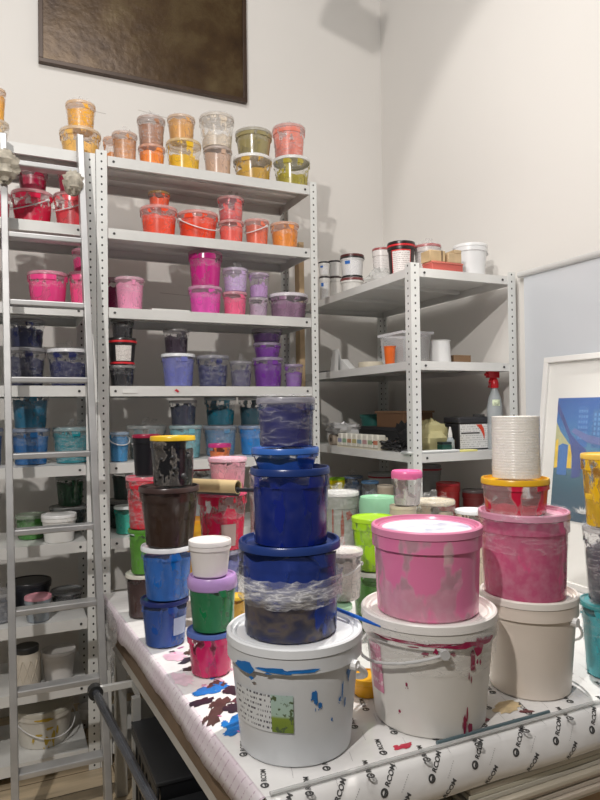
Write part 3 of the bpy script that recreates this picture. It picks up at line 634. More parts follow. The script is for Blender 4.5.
    ('r6', 1.613, -0.08, 0.79, 0.0549, 0.2997, dict(c=(.25,.26,.26),op=1,lid=(.2,.2,.2),ring=(.35,.03,.05)), 'dark grey pail with red stripe in the low shelf shadow'),
    ('r7', 1.532, -0.33, 0.79, 0.0579, 0.238, dict(c=(.35,.02,.02),op=1,lid=(.45,.03,.04)), 'brick red tub with red lid on the low shelf'),
    ('r8', 1.647, -0.38, 0.79, 0.0579, 0.2018, dict(c=(.16,.02,.02),op=1,lid=(.12,.1,.1),label=9), 'dark maroon tub with grey label on the low shelf'),]
for it in ITEMS: tub(it)
# ------------------------------------------------------------ work table
TG=None
def work_table():
    X0,Y0=.035,-1.712
    t=empty('work_table',(.85,-1.1,FZ),'large work table carrying all the paint buckets, brown wooden edge','table')
    ox,oy,oz=t.location
    wood=flat((.20,.135,.085),.55,0,.2,9); st=flat((.50,.50,.48),.4,.4,.1,8)
    P=[(X0,-1.705),(1.72,-1.705),(1.72,-.575),(1.155,-.575),(1.155,-.17),(-.045,-.17)]
    MB().prism([(x-ox,y-oy) for x,y in P],.585-oz,.655-oz).build('tabletop',wood,t,smooth=False)
    m=MB(); m.prism([(.045-ox,-1.69-oy),(.075-ox,-1.69-oy),(-.01-ox,-.18-oy),(-.04-ox,-.18-oy)],.50-oz,.585-oz); m.build('apron',wood,t,smooth=False)
    # steel rails under the top
    m=MB()
    m.tube([(.062-ox,-1.66-oy,.477-oz),(-.022-ox,-.20-oy,.477-oz)],.022,4); m.build('side_rail',flat((.42,.39,.34),.5,.2,.1,8),t,smooth=False)
    for x,y in((.075,-1.6),(.0,-.23),(1.66,-1.6),(1.66,-.62),(1.11,-.22)):
        MB().box(x-.022-ox,x+.022-ox,y-.022-oy,y+.022-oy,0,.50-oz).build('leg',st,t,smooth=False,bevel=.003)
    MB().box(.10-ox,1.68-ox,-1.715-oy,-1.0-oy,.425-oz,.462-oz).build('lower_shelf',flat((.30,.20,.11),.6,0,.2,14),t,smooth=False)
work_table()
def board_stack(x0,x1,y0,z0,ns,label,c,rng):
    t=empty('board_stack',((x0+x1)/2,y0+.3,z0),label,'stack of boards','boards under the table')
    for i in range(ns):
        dz=.0125; dx=rng.uniform(-.006,.006); dy=rng.uniform(-.008,.008)
        w_=(x1-x0)/2
        MB().box(-w_+dx,w_+dx,-.3+dy,.3+dy,i*dz,i*dz+.0115).build('board',flat(tuple(q*rng.uniform(.92,1) for q in c),.6,0,.04,5),t,smooth=False,bevel=.002)
board_stack(.50,1.62,-1.735,.462,8,'stack of creamy white boards on the shelf under the table front',(.62,.57,.48),random.Random(3))
board_stack(.16,.47,-1.70,.462,6,'short stack of greyish boards under the table front, nearer the table corner',(.45,.42,.38),random.Random(4))
def text_mesh(body,size):
    cu=bpy.data.curves.new('glyphs','FONT'); cu.body=body; cu.size=size; cu.align_x='LEFT'; cu.align_y='CENTER'; cu.offset=size*.03
    o=bpy.data.objects.new('glyphs',cu); C.objects.link(o); bpy.context.view_layer.update()
    me=o.to_mesh(); vs=[v.co.copy() for v in me.vertices]; fs=[tuple(p.vertices) for p in me.polygons]
    o.to_mesh_clear(); bpy.data.objects.remove(o); return vs,fs
def table_cover():
    t=empty('table_cover',(.85,-1.1,.655),'white printed protective sheet spread over the table, stained with paint','table cover')
    ox,oy,oz=t.location; rng=random.Random(11)
    paper,nt,p=nodes('printed_sheet')
    n=noise(nt,5,4)
    nt.links.new(ramp(nt,n,[(.3,(.74,.73,.72)),(.7,(.82,.81,.80))]),p.inputs['Base Color']); p.inputs['Roughness'].default_value=.14
    bump(nt,p,noise(nt,7,3,stretch=(1,1.5,1)),.25,.02)
    P=[(.037,-1.712),(1.735,-1.712),(1.735,-.572),(1.158,-.572),(1.158,-.165),(-.052,-.165)]
    MB().prism([(x-ox,y-oy) for x,y in P],.0005,.004).build('sheet',paper,t,smooth=False)
    # front drape bulging over the edge
    prof=[(-1.712,.660),(-1.722,.657),(-1.732,.645),(-1.742,.62),(-1.747,.595),(-1.742,.573),(-1.728,.562)]
    m=MB(); nx=60; vs=[];fs=[]
    for i in range(nx+1):
        x=.037+1.698*i/nx
        for j,(y,z) in enumerate(prof):
            wv=.006*math.sin(x*7+j*.3)*j/6+.003*math.sin(x*19)*j/6
            vs.append((x-ox,y-oy-wv,z-oz+wv*.4))
    k=len(prof)
    for i in range(nx):
        for j in range(k-1): a=i*k+j; fs.append((a,a+1,a+k+1,a+k))
    m.add(vs,fs); m.build('front_drape',paper,t,ang=80,solid=.001)
    # left side drop with torn lower edge
    m=MB(); vs=[];fs=[]; ny=50
    for i in range(ny+1):
        u=i/ny; x=.037-.089*u; y=-1.712+1.547*u
        L=.058+.004*math.sin(u*9)+.008*rng.random()
        if u<.06: L*=.8
        for j,(dx,f) in enumerate(((0,0),(-.008,.06),(-.013,.3),(-.017,.65),(-.022+.003*math.sin(u*23),1))):
            vs.append((x+dx-ox,y-oy,.6595-oz-L*f))
    for i in range(ny):
        for j in range(4): a=i*5+j; fs.append((a,a+1,a+6,a+5))
    m.add(vs,fs)
    sp,nt,p=nodes('faint_text_sheet')
    tc=N(nt,'ShaderNodeTexCoord'); sx=N(nt,'ShaderNodeSeparateXYZ'); nt.links.new(tc.outputs['Object'],sx.inputs[0])
    row=math_(nt,'GREATER_THAN',math_(nt,'FRACT',math_(nt,'MULTIPLY',math_(nt,'ADD',sx.outputs[1],math_(nt,'MULTIPLY',sx.outputs[2],.6)),38)),.86)
    dots=math_(nt,'GREATER_THAN',noise(nt,160,0),.48)
    base=ramp(nt,noise(nt,8,4),[(.3,(.66,.56,.62)),(.7,(.73,.69,.71))])
    nt.links.new(mixc(nt,math_(nt,'MULTIPLY',row,dots),base,(.50,.38,.46)),p.inputs['Base Color']); p.inputs['Roughness'].default_value=.4
    m.build('side_drop',sp,t,ang=80,solid=.001)
    # printed marks: ring with arrow + word, in a slanting repeat
    ink=plastic((.06,.06,.06),.4)
    tv,tf=text_mesh('RCOM',.0150)
    dv,df=text_mesh('- - - - - - - -',.008)
    def ring(m,F):
        n=18; vs=[];fs=[]
        for k in range(n):
            a=2*PI*k/n
            for r in (.0048,.0088): vs.append(F(r*math.cos(a),r*math.sin(a)))
        for k in range(n):
            a=2*k;b=(2*k+2)%(2*n); fs.append((a,a+1,b+1,b))
        m.add(vs,fs)
        m.add([F(-.0052,-.001),F(.0052,.0015),F(.0052,-.003),F(.0,-.004)],[(0,3,2,1)])
    def mark(m,F):
        ring(m,F); m.add([F(.013+v.x,v.y) for v in tv],tf)
    m=MB(); md=MB()
    for iy in range(-1,4):
        for ix in range(0,14):
            x=.05+ix*.135+(iy%2)*.067; y=-1.675+iy*.062
            if x>1.66 or y>-1.46: continue
            a=math.radians(72)
            def F(u,v,x=x,y=y,a=a): return (x+u*math.cos(a)-v*math.sin(a)-ox,y+u*math.sin(a)+v*math.cos(a)-oy,.0048)
            mark(m,F)
            def G(u,v,x=x+.06,y=y,a=a): return (x+u*math.cos(a)-v*math.sin(a)-ox,y+u*math.sin(a)+v*math.cos(a)-oy,.0047)
            md.add([G(v.x,v.y) for v in dv],df)
    m.build('printed_marks',ink,t,smooth=False)
    md.build('printed_dashes',plastic((.25,.25,.26),.4),t,smooth=False)
    # on the drape, following its profile by arc length
    arc=[0]
    for a,b in zip(prof,prof[1:]): arc.append(arc[-1]+math.hypot(b[0]-a[0],b[1]-a[1]))
    def onprof(s,x):
        s=max(0,min(arc[-1]-1e-5,s)); i=max(k for k in range(len(arc)-1) if arc[k]<=s)
        f=(s-arc[i])/(arc[i+1]-arc[i]); A,B=prof[i],prof[i+1]
        y,z=A[0]+(B[0]-A[0])*f,A[1]+(B[1]-A[1])*f; j=i+f
        wv=.006*math.sin(x*7+j*.3)*j/6+.003*math.sin(x*19)*j/6
        dy,dz=(B[0]-A[0]),(B[1]-A[1]); L=math.hypot(dy,dz)
        return y-wv+dz/L*.0016, z+wv*.4-dy/L*.0016
    m=MB(); md=MB()
    for ix in range(16):
        for row,s0 in ((0,.052),(1,.102)):
            x=.05+ix*.115+row*.03
            if x>1.66: continue
            a=math.radians(52)
            def F(u,v,x=x,s0=s0):
                X=x+u*math.cos(a)-v*math.sin(a); s=s0-(u*math.sin(a)+v*math.cos(a)); y,z=onprof(s,X); return (X-ox,y-oy,z-oz)
            if row==0: mark(m,F)
            else: m.add([F(.002+v.x,v.y) for v in tv],tf)
            def G(u,v,x=x+.045,s0=s0):
                X=x+u*math.cos(a)-v*math.sin(a); s=s0-(u*math.sin(a)+v*math.cos(a)); y,z=onprof(s,X); return (X-ox,y-oy,z-oz)
            if row==0: md.add([G(v.x-.01,v.y) for v in dv],df)
    m.build('drape_marks',ink,t,smooth=False); md.build('drape_dashes',plastic((.33,.33,.33),.4),t,smooth=False)
    # dried paint on the sheet
    def smear(x,y,rx,ry,rot,c,n=22,jag=.45,sub=3):
        m=MB()
        for q in range(sub):
            cx=x+(rng.random()-.5)*rx*1.3*(q>0); cy=y+(rng.random()-.5)*ry*1.3*(q>0); sc_=1 if q==0 else rng.uniform(.25,.55)
            vs=[(cx-ox,cy-oy,.0062+q*.0002)]; 
            for k in range(n):
                a=2*PI*k/n; rr=sc_*(1-jag*rng.random()); u=rx*rr*math.cos(a); v=ry*rr*math.sin(a)
                vs.append((cx+u*math.cos(rot)-v*math.sin(rot)-ox,cy+u*math.sin(rot)+v*math.cos(rot)-oy,.0052+q*.0002))
            m.add(vs,[(0,1+k,1+(k+1)%n) for k in range(n)])
        m.build('paint_stain',flat(c,.3,0,.2,30),t,ang=80)
    BR,BL,DK,PK,RD=(.085,.045,.04),(.01,.17,.52),(.03,.02,.03),(.70,.20,.42),(.55,.02,.06)
    for a in [(.085,-.99,.05,.022,.4,DK),(.10,-.94,.03,.02,1.2,BR),(.135,-1.245,.045,.03,.6,DK),(.10,-1.19,.045,.022,.9,BR),(.075,-1.215,.05,.032,.2,BL),(.115,-1.20,.03,.018,2,BL),
              (.04,-1.275,.04,.020,.3,DK),(.075,-1.31,.055,.022,1.0,BR),(.045,-1.36,.06,.02,1.1,BR),(.135,-1.30,.05,.02,.5,(.12,.05,.06)),(.10,-1.345,.03,.03,0,DK),
              (.085,-1.425,.055,.028,1.2,BL),(.105,-1.39,.03,.02,.3,BL),(.06,-1.45,.03,.018,.4,BL),(.07,-1.06,.03,.02,0,BR),(.12,-1.02,.06,.05,.4,PK),(.05,-.95,.035,.05,.2,(.74,.48,.58)),
              (.03,-1.12,.03,.06,.1,(.76,.58,.64)),(.20,-1.36,.06,.05,.4,(.75,.50,.60)),(.375,-1.672,.03,.012,.1,RD),(.70,-1.63,.06,.03,.2,(.62,.48,.28)),(.725,-1.668,.022,.011,-.4,(.13,.02,.03)),
              (.61,-1.655,.014,.012,.4,(.30,.02,.06)),(.22,-1.26,.05,.03,.4,(.2,.1,.12)),(.02,-.80,.02,.05,0,(.72,.55,.60)),(.17,-.93,.05,.03,1,(.65,.25,.40)),(1.02,-1.2,.07,.03,.5,(.7,.62,.5))]:
        smear(*a[:5],a[5],sub=4 if a[5] in (BR,BL,DK) else 2)
    for i in range(34):
        yy=rng.uniform(-1.50,-.85); xx=.037-.058*(yy+1.71)/1.547+rng.uniform(.03,.26)
        smear(xx,yy,rng.uniform(.008,.026),rng.uniform(.004,.012),rng.uniform(0,3),rng.choice([BR,BR,DK,BL,PK,(.70,.42,.55),(.45,.10,.28)]),sub=2,jag=.6)
    # loose transparent plastic hanging off the far left corner
    m=MB(); vs=[];fs=[]; nx,nz=10,14
    for i in range(nx+1):
        for j in range(nz+1):
            u=i/nx; v=j/nz
            vs.append((-.062-.004*math.sin(u*6)-.004*v+rng.uniform(-.007,.007)-ox,-.20-.36*u*(1-.25*v)+rng.uniform(-.008,.008)-oy,.66-.27*v*(1-.2*u)-oz+rng.uniform(-.004,.004)))
    for i in range(nx):
        for j in range(nz): a=i*(nz+1)+j; fs.append((a,a+1,a+nz+2,a+nz+1))
    m.add(vs,fs); m.build('hanging_plastic',plastic((.62,.61,.60),.2,.55),t,ang=40)
table_cover()
tag(MB().tube([(.045,-1.716,.6665),(1.70,-1.716,.6665)],.0042,8).build('clear_edging_rod',plastic((.62,.63,.62),.12,.6)),'long clear plastic rod lying along the front edge of the table sheet','rod')
tag(MB().tube([(.44,-1.700,.6645),(.765,-1.700,.6645)],.0045,8).build('wooden_dowel',plastic((.10,.15,.17),.3)),'thin dark teal stick lying on the table front beside the maroon-dripped bucket','stick')
s=MB().tube([(.298,-1.505,.921),(.322,-1.605,.918),(.332,-1.65,.9165)],.004,8,rs=[.0045,.0045,.002]).build('paint_stick',plastic((.01,.10,.45),.3)); tag(s,'slim blue stick lying across the rim of the big white bucket','stick')
# cardboard roll over the crimson bucket
def cardboard_roll():
    a,b=Vector((.10,-.665,1.118)),Vector((.352,-.69,1.118)); a.x=.165; a.y=-.505; b.x=.338; b.y=-.70
    t=empty('cardboard_roll',((a.x+b.x)/2,(a.y+b.y)/2,1.091),'tan cardboard roll lying on the crimson bucket, dark hollow end facing right','cardboard roll')
    d=(b-a).normalized(); o=Vector(t.location)
    u=Vector((0,0,1)); v=d.cross(u).normalized(); m=MB(); vs=[];fs=[]; seg=26
    for (p,r) in ((a,.027),(b,.027),(b,.0225),(a,.0225)):
        for k in range(seg):
            an=2*PI*k/seg; vs.append(p-o+(v*math.cos(an)*r+u*math.sin(an)*r*.92))
    for j in range(4):
        for k in range(seg):
            A=j*seg+k;B=j*seg+(k+1)%seg;j2=((j+1)%4)*seg; fs.append((A,B,j2+(k+1)%seg,j2+k))
    m.add(vs,fs); m.build('tube',flat((.50,.38,.20),.6,0,.08,14),t)
    MB().tube([a+d*.06-o-u*.012,b-o-u*.016],.017,12).build('rolled_lining',plastic((.02,.02,.022),.4),t)
    MB().tube([b-d*.03-o-u*.01,b+d*.10-o-u*.008],.007,10).build('black_rod',plastic((.02,.02,.03),.3),t)
cardboard_roll()
# stack of round clear lids in film on the yellow-lidded tub
def lid_stack():
    x,y,z=.815,-1.552,1.205
    t=empty('lid_stack',(x,y,z),'tall column of translucent round lids in film, standing on the yellow-lidded tub','stack of lids')
    m,nt,p=nodes('milky_lids'); p.inputs['Base Color'].default_value=(.90,.87,.80,1); p.inputs['Alpha'].default_value=.86; p.inputs['Roughness'].default_value=.25
    bd=MB(); n=23; h=.16; prof=[(0,0)]
    for i in range(n):
        z0=h*i/n; prof+=[(.0602,z0+.0004),(.0605,z0+.0012),(.0605,z0+h/n-.001),(.0602,z0+h/n-.0002)]
    prof+=[(.057,h),(.052,h-.002),(0,h-.002)]
    bd.lathe(prof,64); bd.build('lids',m,t,ang=20)
    f=MB(); rng=random.Random(8); js={}
    def wf(i,k,a,r,z):
        q=js.setdefault((i,k),rng.random()); return r+q*.0016,z
    f.lathe([(.0625,.002)]+[(.0625,h*i/8) for i in range(1,9)]+[(.05,h+.002)],48,wob=wf); f.build('cling_film',film_mat(.3),t,ang=60)
lid_stack()
# ------------------------------------------------------------ ladder
def ladder():
    t=empty('step_ladder',(-.24,-.42,FZ),'aluminium ladder leaning on the left rack','ladder'); o=Vector(t.location)
    Yz=lambda z:-.045-(2.52-z)/2.64*.375
    XL=lambda z:-.410+(2.52-z)/2.64*.028; XR=lambda z:-.118+(2.52-z)/2.64*.045
    for fX,top in((XL,2.50),(XR,2.545)):
        a=Vector((fX(FZ),Yz(FZ),FZ+.012)); b=Vector((fX(top),Yz(top),top)); m=MB()
        vs=[];
        for p in(a,b):
            for dx,dy in((-.013,-.03),(.013,-.03),(.013,.03),(-.013,.03)): vs.append(p-o+Vector((dx,dy,0)))
        m.add(vs,[(0,3,2,1),(4,5,6,7),(0,1,5,4),(1,2,6,5),(2,3,7,6),(3,0,4,7)])
        s=m.build('stile',ALU,t,smooth=False,bevel=.003)
        MB().box(a.x-o.x-.018,a.x-o.x+.018,a.y-o.y-.036,a.y-o.y+.036,0,.03).build('rubber_foot',plastic((.04,.04,.04),.6),s,bevel=.003)
    for z in RUNG_Z:
        y=Yz(z)
        MB().box(XL(z)+.012-o.x,XR(z)-.012-o.x,y-.027-o.y,y+.027-o.y,z-.011-o.z,z+.011-o.z).build('rung',ALU,t,smooth=False,bevel=.004)
RUNG_Z=[2.385,2.085,1.815,1.515,1.228,.952,.672,.398,.128]
ladder()
def crumple(name,loc,size,mat,label,cat,seed,group=None,amp=.28,flat_bottom=False):
    rng=random.Random(seed); m=MB(); nu,nv=18,12; ph=[(rng.uniform(1.5,5),rng.uniform(1.5,5),rng.uniform(0,6)) for _ in range(7)]
    vs=[];fs=[]
    for j in range(nv+1):
        for i in range(nu):
            a=2*PI*i/nu; b=PI*j/nv
            r=1+amp*sum(math.sin(p*math.sin(a)*2+q*b*1.7+s) for p,q,s in ph)/3+rng.uniform(-.01,.01)
            z=-math.cos(b)*r*size[2]
            if flat_bottom: z=max(z,-size[2]*.8)
            vs.append((math.cos(a)*math.sin(b)*r*size[0],math.sin(a)*math.sin(b)*r*size[1],z))
    for j in range(nv):
        for i in range(nu): A=j*nu+i;B=j*nu+(i+1)%nu; fs.append((A,B,B+nu,A+nu))
    m.add(vs,fs); lz=loc[2]+(size[2]*.8 if flat_bottom else 0)
    o=m.build(name,mat,None,(loc[0],loc[1],lz),ang=28); return tag(o,label,cat,group)
RAG=flat((.50,.46,.38),.8,0,.3,40,.6)
crumple('rag_bundle',(-.405,-.135,2.345),(.05,.045,.055),RAG,'beige rag bundle tied to the top of the left ladder stile','rag',1,'rags tied to the ladder')
crumple('rag_bundle',(-.150,-.10,2.325),(.038,.045,.045),RAG,'grey-beige rag bundle tied behind the right ladder stile','rag',2,'rags tied to the ladder')
# ------------------------------------------------------------ trolley and crates under the table
def trolley():
    t=empty('trolley',(.25,-1.15,FZ),'low trolley pushed under the table, long black pull handle towards the ladder','trolley'); o=Vector(t.location)
    gm=flat((.45,.45,.43),.45,.4,.1,8)
    MB().box(-.04-o.x,.62-o.x,-1.62-o.y,-.70-o.y,.06-o.z,.09-o.z).build('deck',gm,t,smooth=False,bevel=.003)
    for x,y in((0,-1.56),(0,-.76),(.56,-1.56),(.56,-.76)):
        MB().tube([(x-.012-o.x,y-o.y,-.075-o.z),(x+.012-o.x,y-o.y,-.075-o.z)],.044,18).build('wheel',plastic((.03,.03,.03),.5),t)
        MB().box(x-.02-o.x,x-.014-o.x,y-.02-o.y,y+.02-o.y,-.09-o.z,.06-o.z).build('wheel_fork',gm,t,smooth=False)
    MB().box(-.038-o.x,-.012-o.x,-.725-o.y,-.70-o.y,.09-o.z,.46-o.z).build('upright',gm,t,smooth=False)
    a=Vector((-.138,-.60,.452)); b=Vector((-.075,-1.50,.452))
    h=MB().tube([a-o,b-o],.0135,18).build('handle',flat((.10,.105,.12),.2,.7,.05,5),t)
    MB().tube([a-o+Vector((0,.022,0)),a-o+Vector((0,-.012,0))],.024,18).build('knob',plastic((.02,.02,.02),.4),h)
    MB().box(a.x-o.x,.055-o.x,-.607-o.y,-.592-o.y,.447-o.z,.470-o.z).build('bracket',flat((.62,.62,.60),.4,.3,.08,8),t,smooth=False,bevel=.002)
    MB().box(-.02-o.x,-.012-o.x,-.71-o.y,-.592-o.y,.445-o.z,.468-o.z).build('bracket_arm',gm,t,smooth=False)
trolley()
def crate(y0,y1,h,label):
    t=empty('plastic_crate',(.24,(y0+y1)/2,.09),label,'crate','black crates on the trolley')
    bm=flat((.009,.0095,.011),.38,0,.15,10); L=(y1-y0)/2; W=.27
    m=MB(); th=.006
    for x0,x1,a,b in((-W,W,-L,-L+th),(-W,W,L-th,L),(-W,-W+th,-L+th,L-th),(W-th,W,-L+th,L-th)): m.box(x0,x1,a,b,0,h)
    m.box(-W,W,-L,L,0,th)
    for k in range(7):
        xx=-W-.004; yy=-L+.03+(2*L-.06)*k/6; m.box(xx,xx+.004,yy-.004,yy+.004,.02,h-.03)
    m.build('crate_box',bm,t,smooth=False)
    lid=MB().box(-W-.012,W+.012,-L-.004,L+.004,h,h+.012).box(-W-.012,-W-.004,-L-.004,L+.004,h-.03,h).build('lid',flat((.016,.017,.019),.5,0,.15,10),t,smooth=False,bevel=.003)
crate(-1.10,-.72,.285,'black plastic crate on the trolley nearer the ladder')
crate(-1.50,-1.115,.24,'lower black plastic crate nearer the photo bottom')
crumple('cloth_scrap',(-.005,-1.47,.33),(.03,.045,.022),flat((.01,.12,.17),.7,0,.2,20),'small teal cloth scrap lying on the lower crate beneath the table edge','cloth',9,flat_bottom=True,amp=.2)
# ------------------------------------------------------------ walls: plate, panel with rail, artwork
def wall_plate():
    x0,x1,z0,z1=-.245,.885,3.185,4.05
    t=empty('wall_panel_picture',((x0+x1)/2,YW,z0),'large dark rust-brown plate hung high on the back wall','wall picture')
    m,nt,p=nodes('rusty_plate')
    a=ramp(nt,noise(nt,2.2,6,rough=.65),[(.32,(.035,.018,.010)),(.5,(.085,.050,.022)),(.68,(.17,.125,.06))])
    nt.links.new(a,p.inputs['Base Color']); p.inputs['Roughness'].default_value=.32; p.inputs['Metallic'].default_value=.35
    bump(nt,p,noise(nt,18,5),.25,.01)
    W=(x1-x0)/2; H=z1-z0
    MB().box(-W+.02,W-.02,-.022,-.002,.02,H-.02).build('plate',m,t,smooth=False)
    fm=flat((.06,.035,.022),.4,.2,.2,8); f=MB()
    f.box(-W,W,-.035,-.002,0,.022); f.box(-W,W,-.035,-.002,H-.022,H); f.box(-W,-W+.022,-.035,-.002,.022,H-.022); f.box(W-.022,W,-.035,-.002,.022,H-.022)
    f.build('frame',fm,t,smooth=False,bevel=.002)
wall_plate()
def panel():
    t=empty('partition',(XW-.015,-1.75,FZ),'tall bluish white panel with a round top rail, against the right wall','panel')
    MB().box(-.008,.008,-1.25,1.175,0,2.115).build('sheet',flat((.62,.645,.68),.25,0,.03,2),t,smooth=False)
    MB().tube([(-.012,-1.25,2.128),(-.012,1.20,2.128)],.014,16).build('top_rail',flat((.70,.70,.69),.3,.2,.04,6),t)
panel()
def artwork():
    # leaning: foot on the table, head against the panel
    H,Wd=.95,1.0
    t=empty('framed_print',(1.645,-.735,.6595),'white-framed blue and yellow city print leaning behind the table','framed picture')
    lean=math.atan2(.115,.925)
    t.rotation_euler=(0,lean,0)
    # local: x = thickness (towards wall +), y = -width, z = up
    fm=flat((.78,.77,.75),.35,0,.03,4)
    f=MB(); b=.024
    f.box(-.012,.018,-Wd,0,0,b); f.box(-.012,.018,-Wd,0,H-b,H); f.box(-.012,.018,-b,0,b,H-b); f.box(-.012,.018,-Wd,-Wd+b,b,H-b)
    f.build('frame',fm,t,smooth=False,bevel=.002)
    MB().box(.006,.012,-Wd+b,-b,b,H-b).build('mat_board',flat((.74,.73,.70),.6,0,.03,3),t,smooth=False)
    m,nt,p=nodes('blue_print')
    tc=N(nt,'ShaderNodeTexCoord'); sx=N(nt,'ShaderNodeSeparateXYZ'); nt.links.new(tc.outputs['Generated'],sx.inputs[0])
    g=math_(nt,'ADD',sx.outputs[2],math_(nt,'MULTIPLY',math_(nt,'SUBTRACT',noise(nt,7,4),.5),.35))
    nt.links.new(ramp(nt,g,[(0,(.006,.045,.09)),(.28,(.01,.08,.13)),(.42,(.04,.13,.19)),(.6,(.05,.20,.36)),(.8,(.015,.13,.38)),(1,(.01,.09,.36))]),p.inputs['Base Color']); p.inputs['Roughness'].default_value=.5
    u0,u1,v0,v1=.085,.90,.265,.77
    pr=MB().box(.004,.006,-u1,-u0,v0,v1).build('print',m,t,smooth=False)
    def poly(pts,c,off=.0032,nm='painted_shape'):
        mm=MB(); vs=[(off,-(u0+a*(u1-u0)),v0+b_*(v1-v0)) for a,b_ in pts]; mm.add(vs,[tuple(range(len(vs)))])
        mm.build(nm,flat(c,.5,0,.15,20),pr,smooth=False)
    YL=(.75,.50,.03); NV=(.03,.06,.24); B2=(.03,.14,.40)
    poly([(.0,.42),(.0,.80),(.03,.72),(.09,.62),(.12,.60),(.12,.42)],(.42,.42,.22),.0037)
    poly([(.004,.41),(.004,.64),(.020,.66),(.024,.42)],YL,.0034)
    poly([(.085,.42),(.09,.60),(.108,.64),(.112,.42)],YL,.0034)
    poly([(.024,.36),(.024,.60),(.05,.62),(.085,.61),(.085,.36)],B2,.0033)
    poly([(.0,.90),(.0,.97),(.05,.84),(.10,.70),(.16,.62),(.20,.58),(.19,.50),(.17,.36),(.12,.34),(.115,.52),(.09,.66),(.04,.80)],NV,.0030)
    poly([(.10,.72),(.12,.75),(.20,.70),(.35,.66),(.7,.62),(.98,.58),(.98,.54),(.5,.56),(.2,.64)],(.10,.14,.36),.0028)
    for a,b_,w_,c in((.135,.93,.065,(.02,.12,.38)),(.225,.90,.10,(.03,.14,.36)),(.36,.95,.10,(.02,.11,.33)),(.52,.84,.14,(.03,.13,.34)),(.72,.9,.18,(.02,.10,.3))):
        poly([(a,.60),(a,b_),(a+w_,b_),(a+w_,.60)],c,.0035)
        g_=MB()
        for i in range(4):
            for j in range(6):
                yy=a+w_*(.10+.23*i); zz=.66+(b_-.67)*j/6
                P=[(.0032,-(u0+q*(u1-u0)),v0+r_*(v1-v0)) for q,r_ in((yy,zz),(yy+w_*.12,zz),(yy+w_*.12,zz+.024),(yy,zz+.024))]
                g_.add(P,[(0,1,2,3)])
        g_.build('painted_windows',flat((.08,.24,.52),.5),pr,smooth=False)
    rng=random.Random(5); g_=MB()
    for k in range(26):
        a=PI*k/25; L=.035+.03*rng.random()
        c0=(.20,.07); e=(c0[0]+L*math.cos(a)*1.4,c0[1]+L*math.sin(a)*1.3)
        P=[(.0026,-(u0+q*(u1-u0)),v0+r_*(v1-v0)) for q,r_ in((c0[0]-.004,c0[1]),(c0[0]+.004,c0[1]),e)]
        g_.add(P,[(0,1,2)])
    g_.build('painted_spray',flat((.65,.66,.66),.5),pr,smooth=False)
    gm,nt,p=nodes('picture_glass'); p.inputs['Base Color'].default_value=(1,1,1,1); p.inputs['Alpha'].default_value=.04; p.inputs['Roughness'].default_value=.05; p.inputs['Specular IOR Level'].default_value=.5
    MB().box(-.004,-.002,-Wd+b,-b,b,H-b).build('glass',gm,t,smooth=False)
artwork()
# ------------------------------------------------------------ corner rack: loose things
Z1,Z2,Z3=2.0,1.593,1.189
crumple('plastic_bag',(1.305,-.105,Z1),(.06,.085,.045),plastic((.72,.72,.70),.12,.5),'crumpled clear plastic bag on the corner rack top beside the label pails','bag',21,flat_bottom=True,amp=.35)
tb=empty('wooden_block',(1.365,-.475,Z1+.045),'pale wooden block lying on the red box, left one, corner rack top','wooden block','wooden blocks on the corner rack top')
MB().box(-.05,.035,-.035,.035,0,.05).build('block',flat((.50,.36,.20),.6,0,.15,20),tb,bevel=.003); MB().box(.012,.018,-.0365,-.0352,0,.05).build('dark_band',plastic((.12,.08,.05)),tb)
tb=empty('wooden_block',(1.45,-.475,Z1+.045),'taller notched wooden block beside the left one on the red box, corner rack top','wooden block','wooden blocks on the corner rack top')
MB().prism([(-.035,-.035),(.04,-.035),(.04,.035),(-.035,.035)],0,.045).box(.0,.04,-.035,.035,.045,.062).build('block',flat((.54,.40,.24),.6,0,.15,20),tb,bevel=.003)
rb=empty('red_box',(1.41,-.475,Z1),'flat red box under the wooden blocks on the corner rack top','box'); MB().box(-.085,.085,-.037,.037,0,.036).build('box_body',plastic((.50,.10,.08)),rb,bevel=.002); MB().box(-.087,.087,-.039,.039,.036,.045).build('lid',plastic((.58,.16,.12)),rb,bevel=.002)
# shelf two
def clear_box():
    x0,x1,y0,y1,h=1.265,1.425,-.36,-.16,.155
    t=empty('clear_container',((x0+x1)/2,(y0+y1)/2,Z2),'see-through plastic box with a rim, middle shelf of the corner rack','container'); w,d=(x1-x0)/2,(y1-y0)/2
    gm,nt,p=nodes('clear_box_plastic'); p.inputs['Base Color'].default_value=(.8,.8,.82,1); p.inputs['Alpha'].default_value=.30; p.inputs['Roughness'].default_value=.1
    m=MB(); tp=.88; vs=[(sx*w*(tp if z==0 else 1),sy*d*(tp if z==0 else 1),z) for z in(0,h) for sx,sy in((-1,-1),(1,-1),(1,1),(-1,1))]
    m.add(vs,[(3,2,1,0),(0,1,5,4),(1,2,6,5),(2,3,7,6),(3,0,4,7)]); m.build('box',gm,t,smooth=False)
    r=MB(); e=.008
    for a,b,c,dd in((-w-e,w+e,-d-e,-d),(-w-e,w+e,d,d+e),(-w-e,-w,-d,d),(w,w+e,-d,d)): r.box(a,b,c,dd,h-.012,h)
    g2=gm.copy(); g2.node_tree.nodes['Principled BSDF'].inputs['Alpha'].default_value=.6; r.build('rim',g2,t,smooth=False)
clear_box()
def cup(name,x,y,z,r0,r1,h,mat,label,cat,liq=None,group=None):
    t=empty(name,(x,y,z),label,cat,group); MB().lathe([(0,.002),(r0,.002),(r1,h-.004),(r1+.003,h-.003),(r1+.003,h),(r1-.001,h),(r0-.002,.004),(0,.004)],28).build('cup_body',mat,t)
    if liq: MB().lathe([(0,.005),(r0-.002,.005),(r0+(r1-r0)*.7-.002,h*.7),(0,h*.7)],24).build('liquid',liq,t)
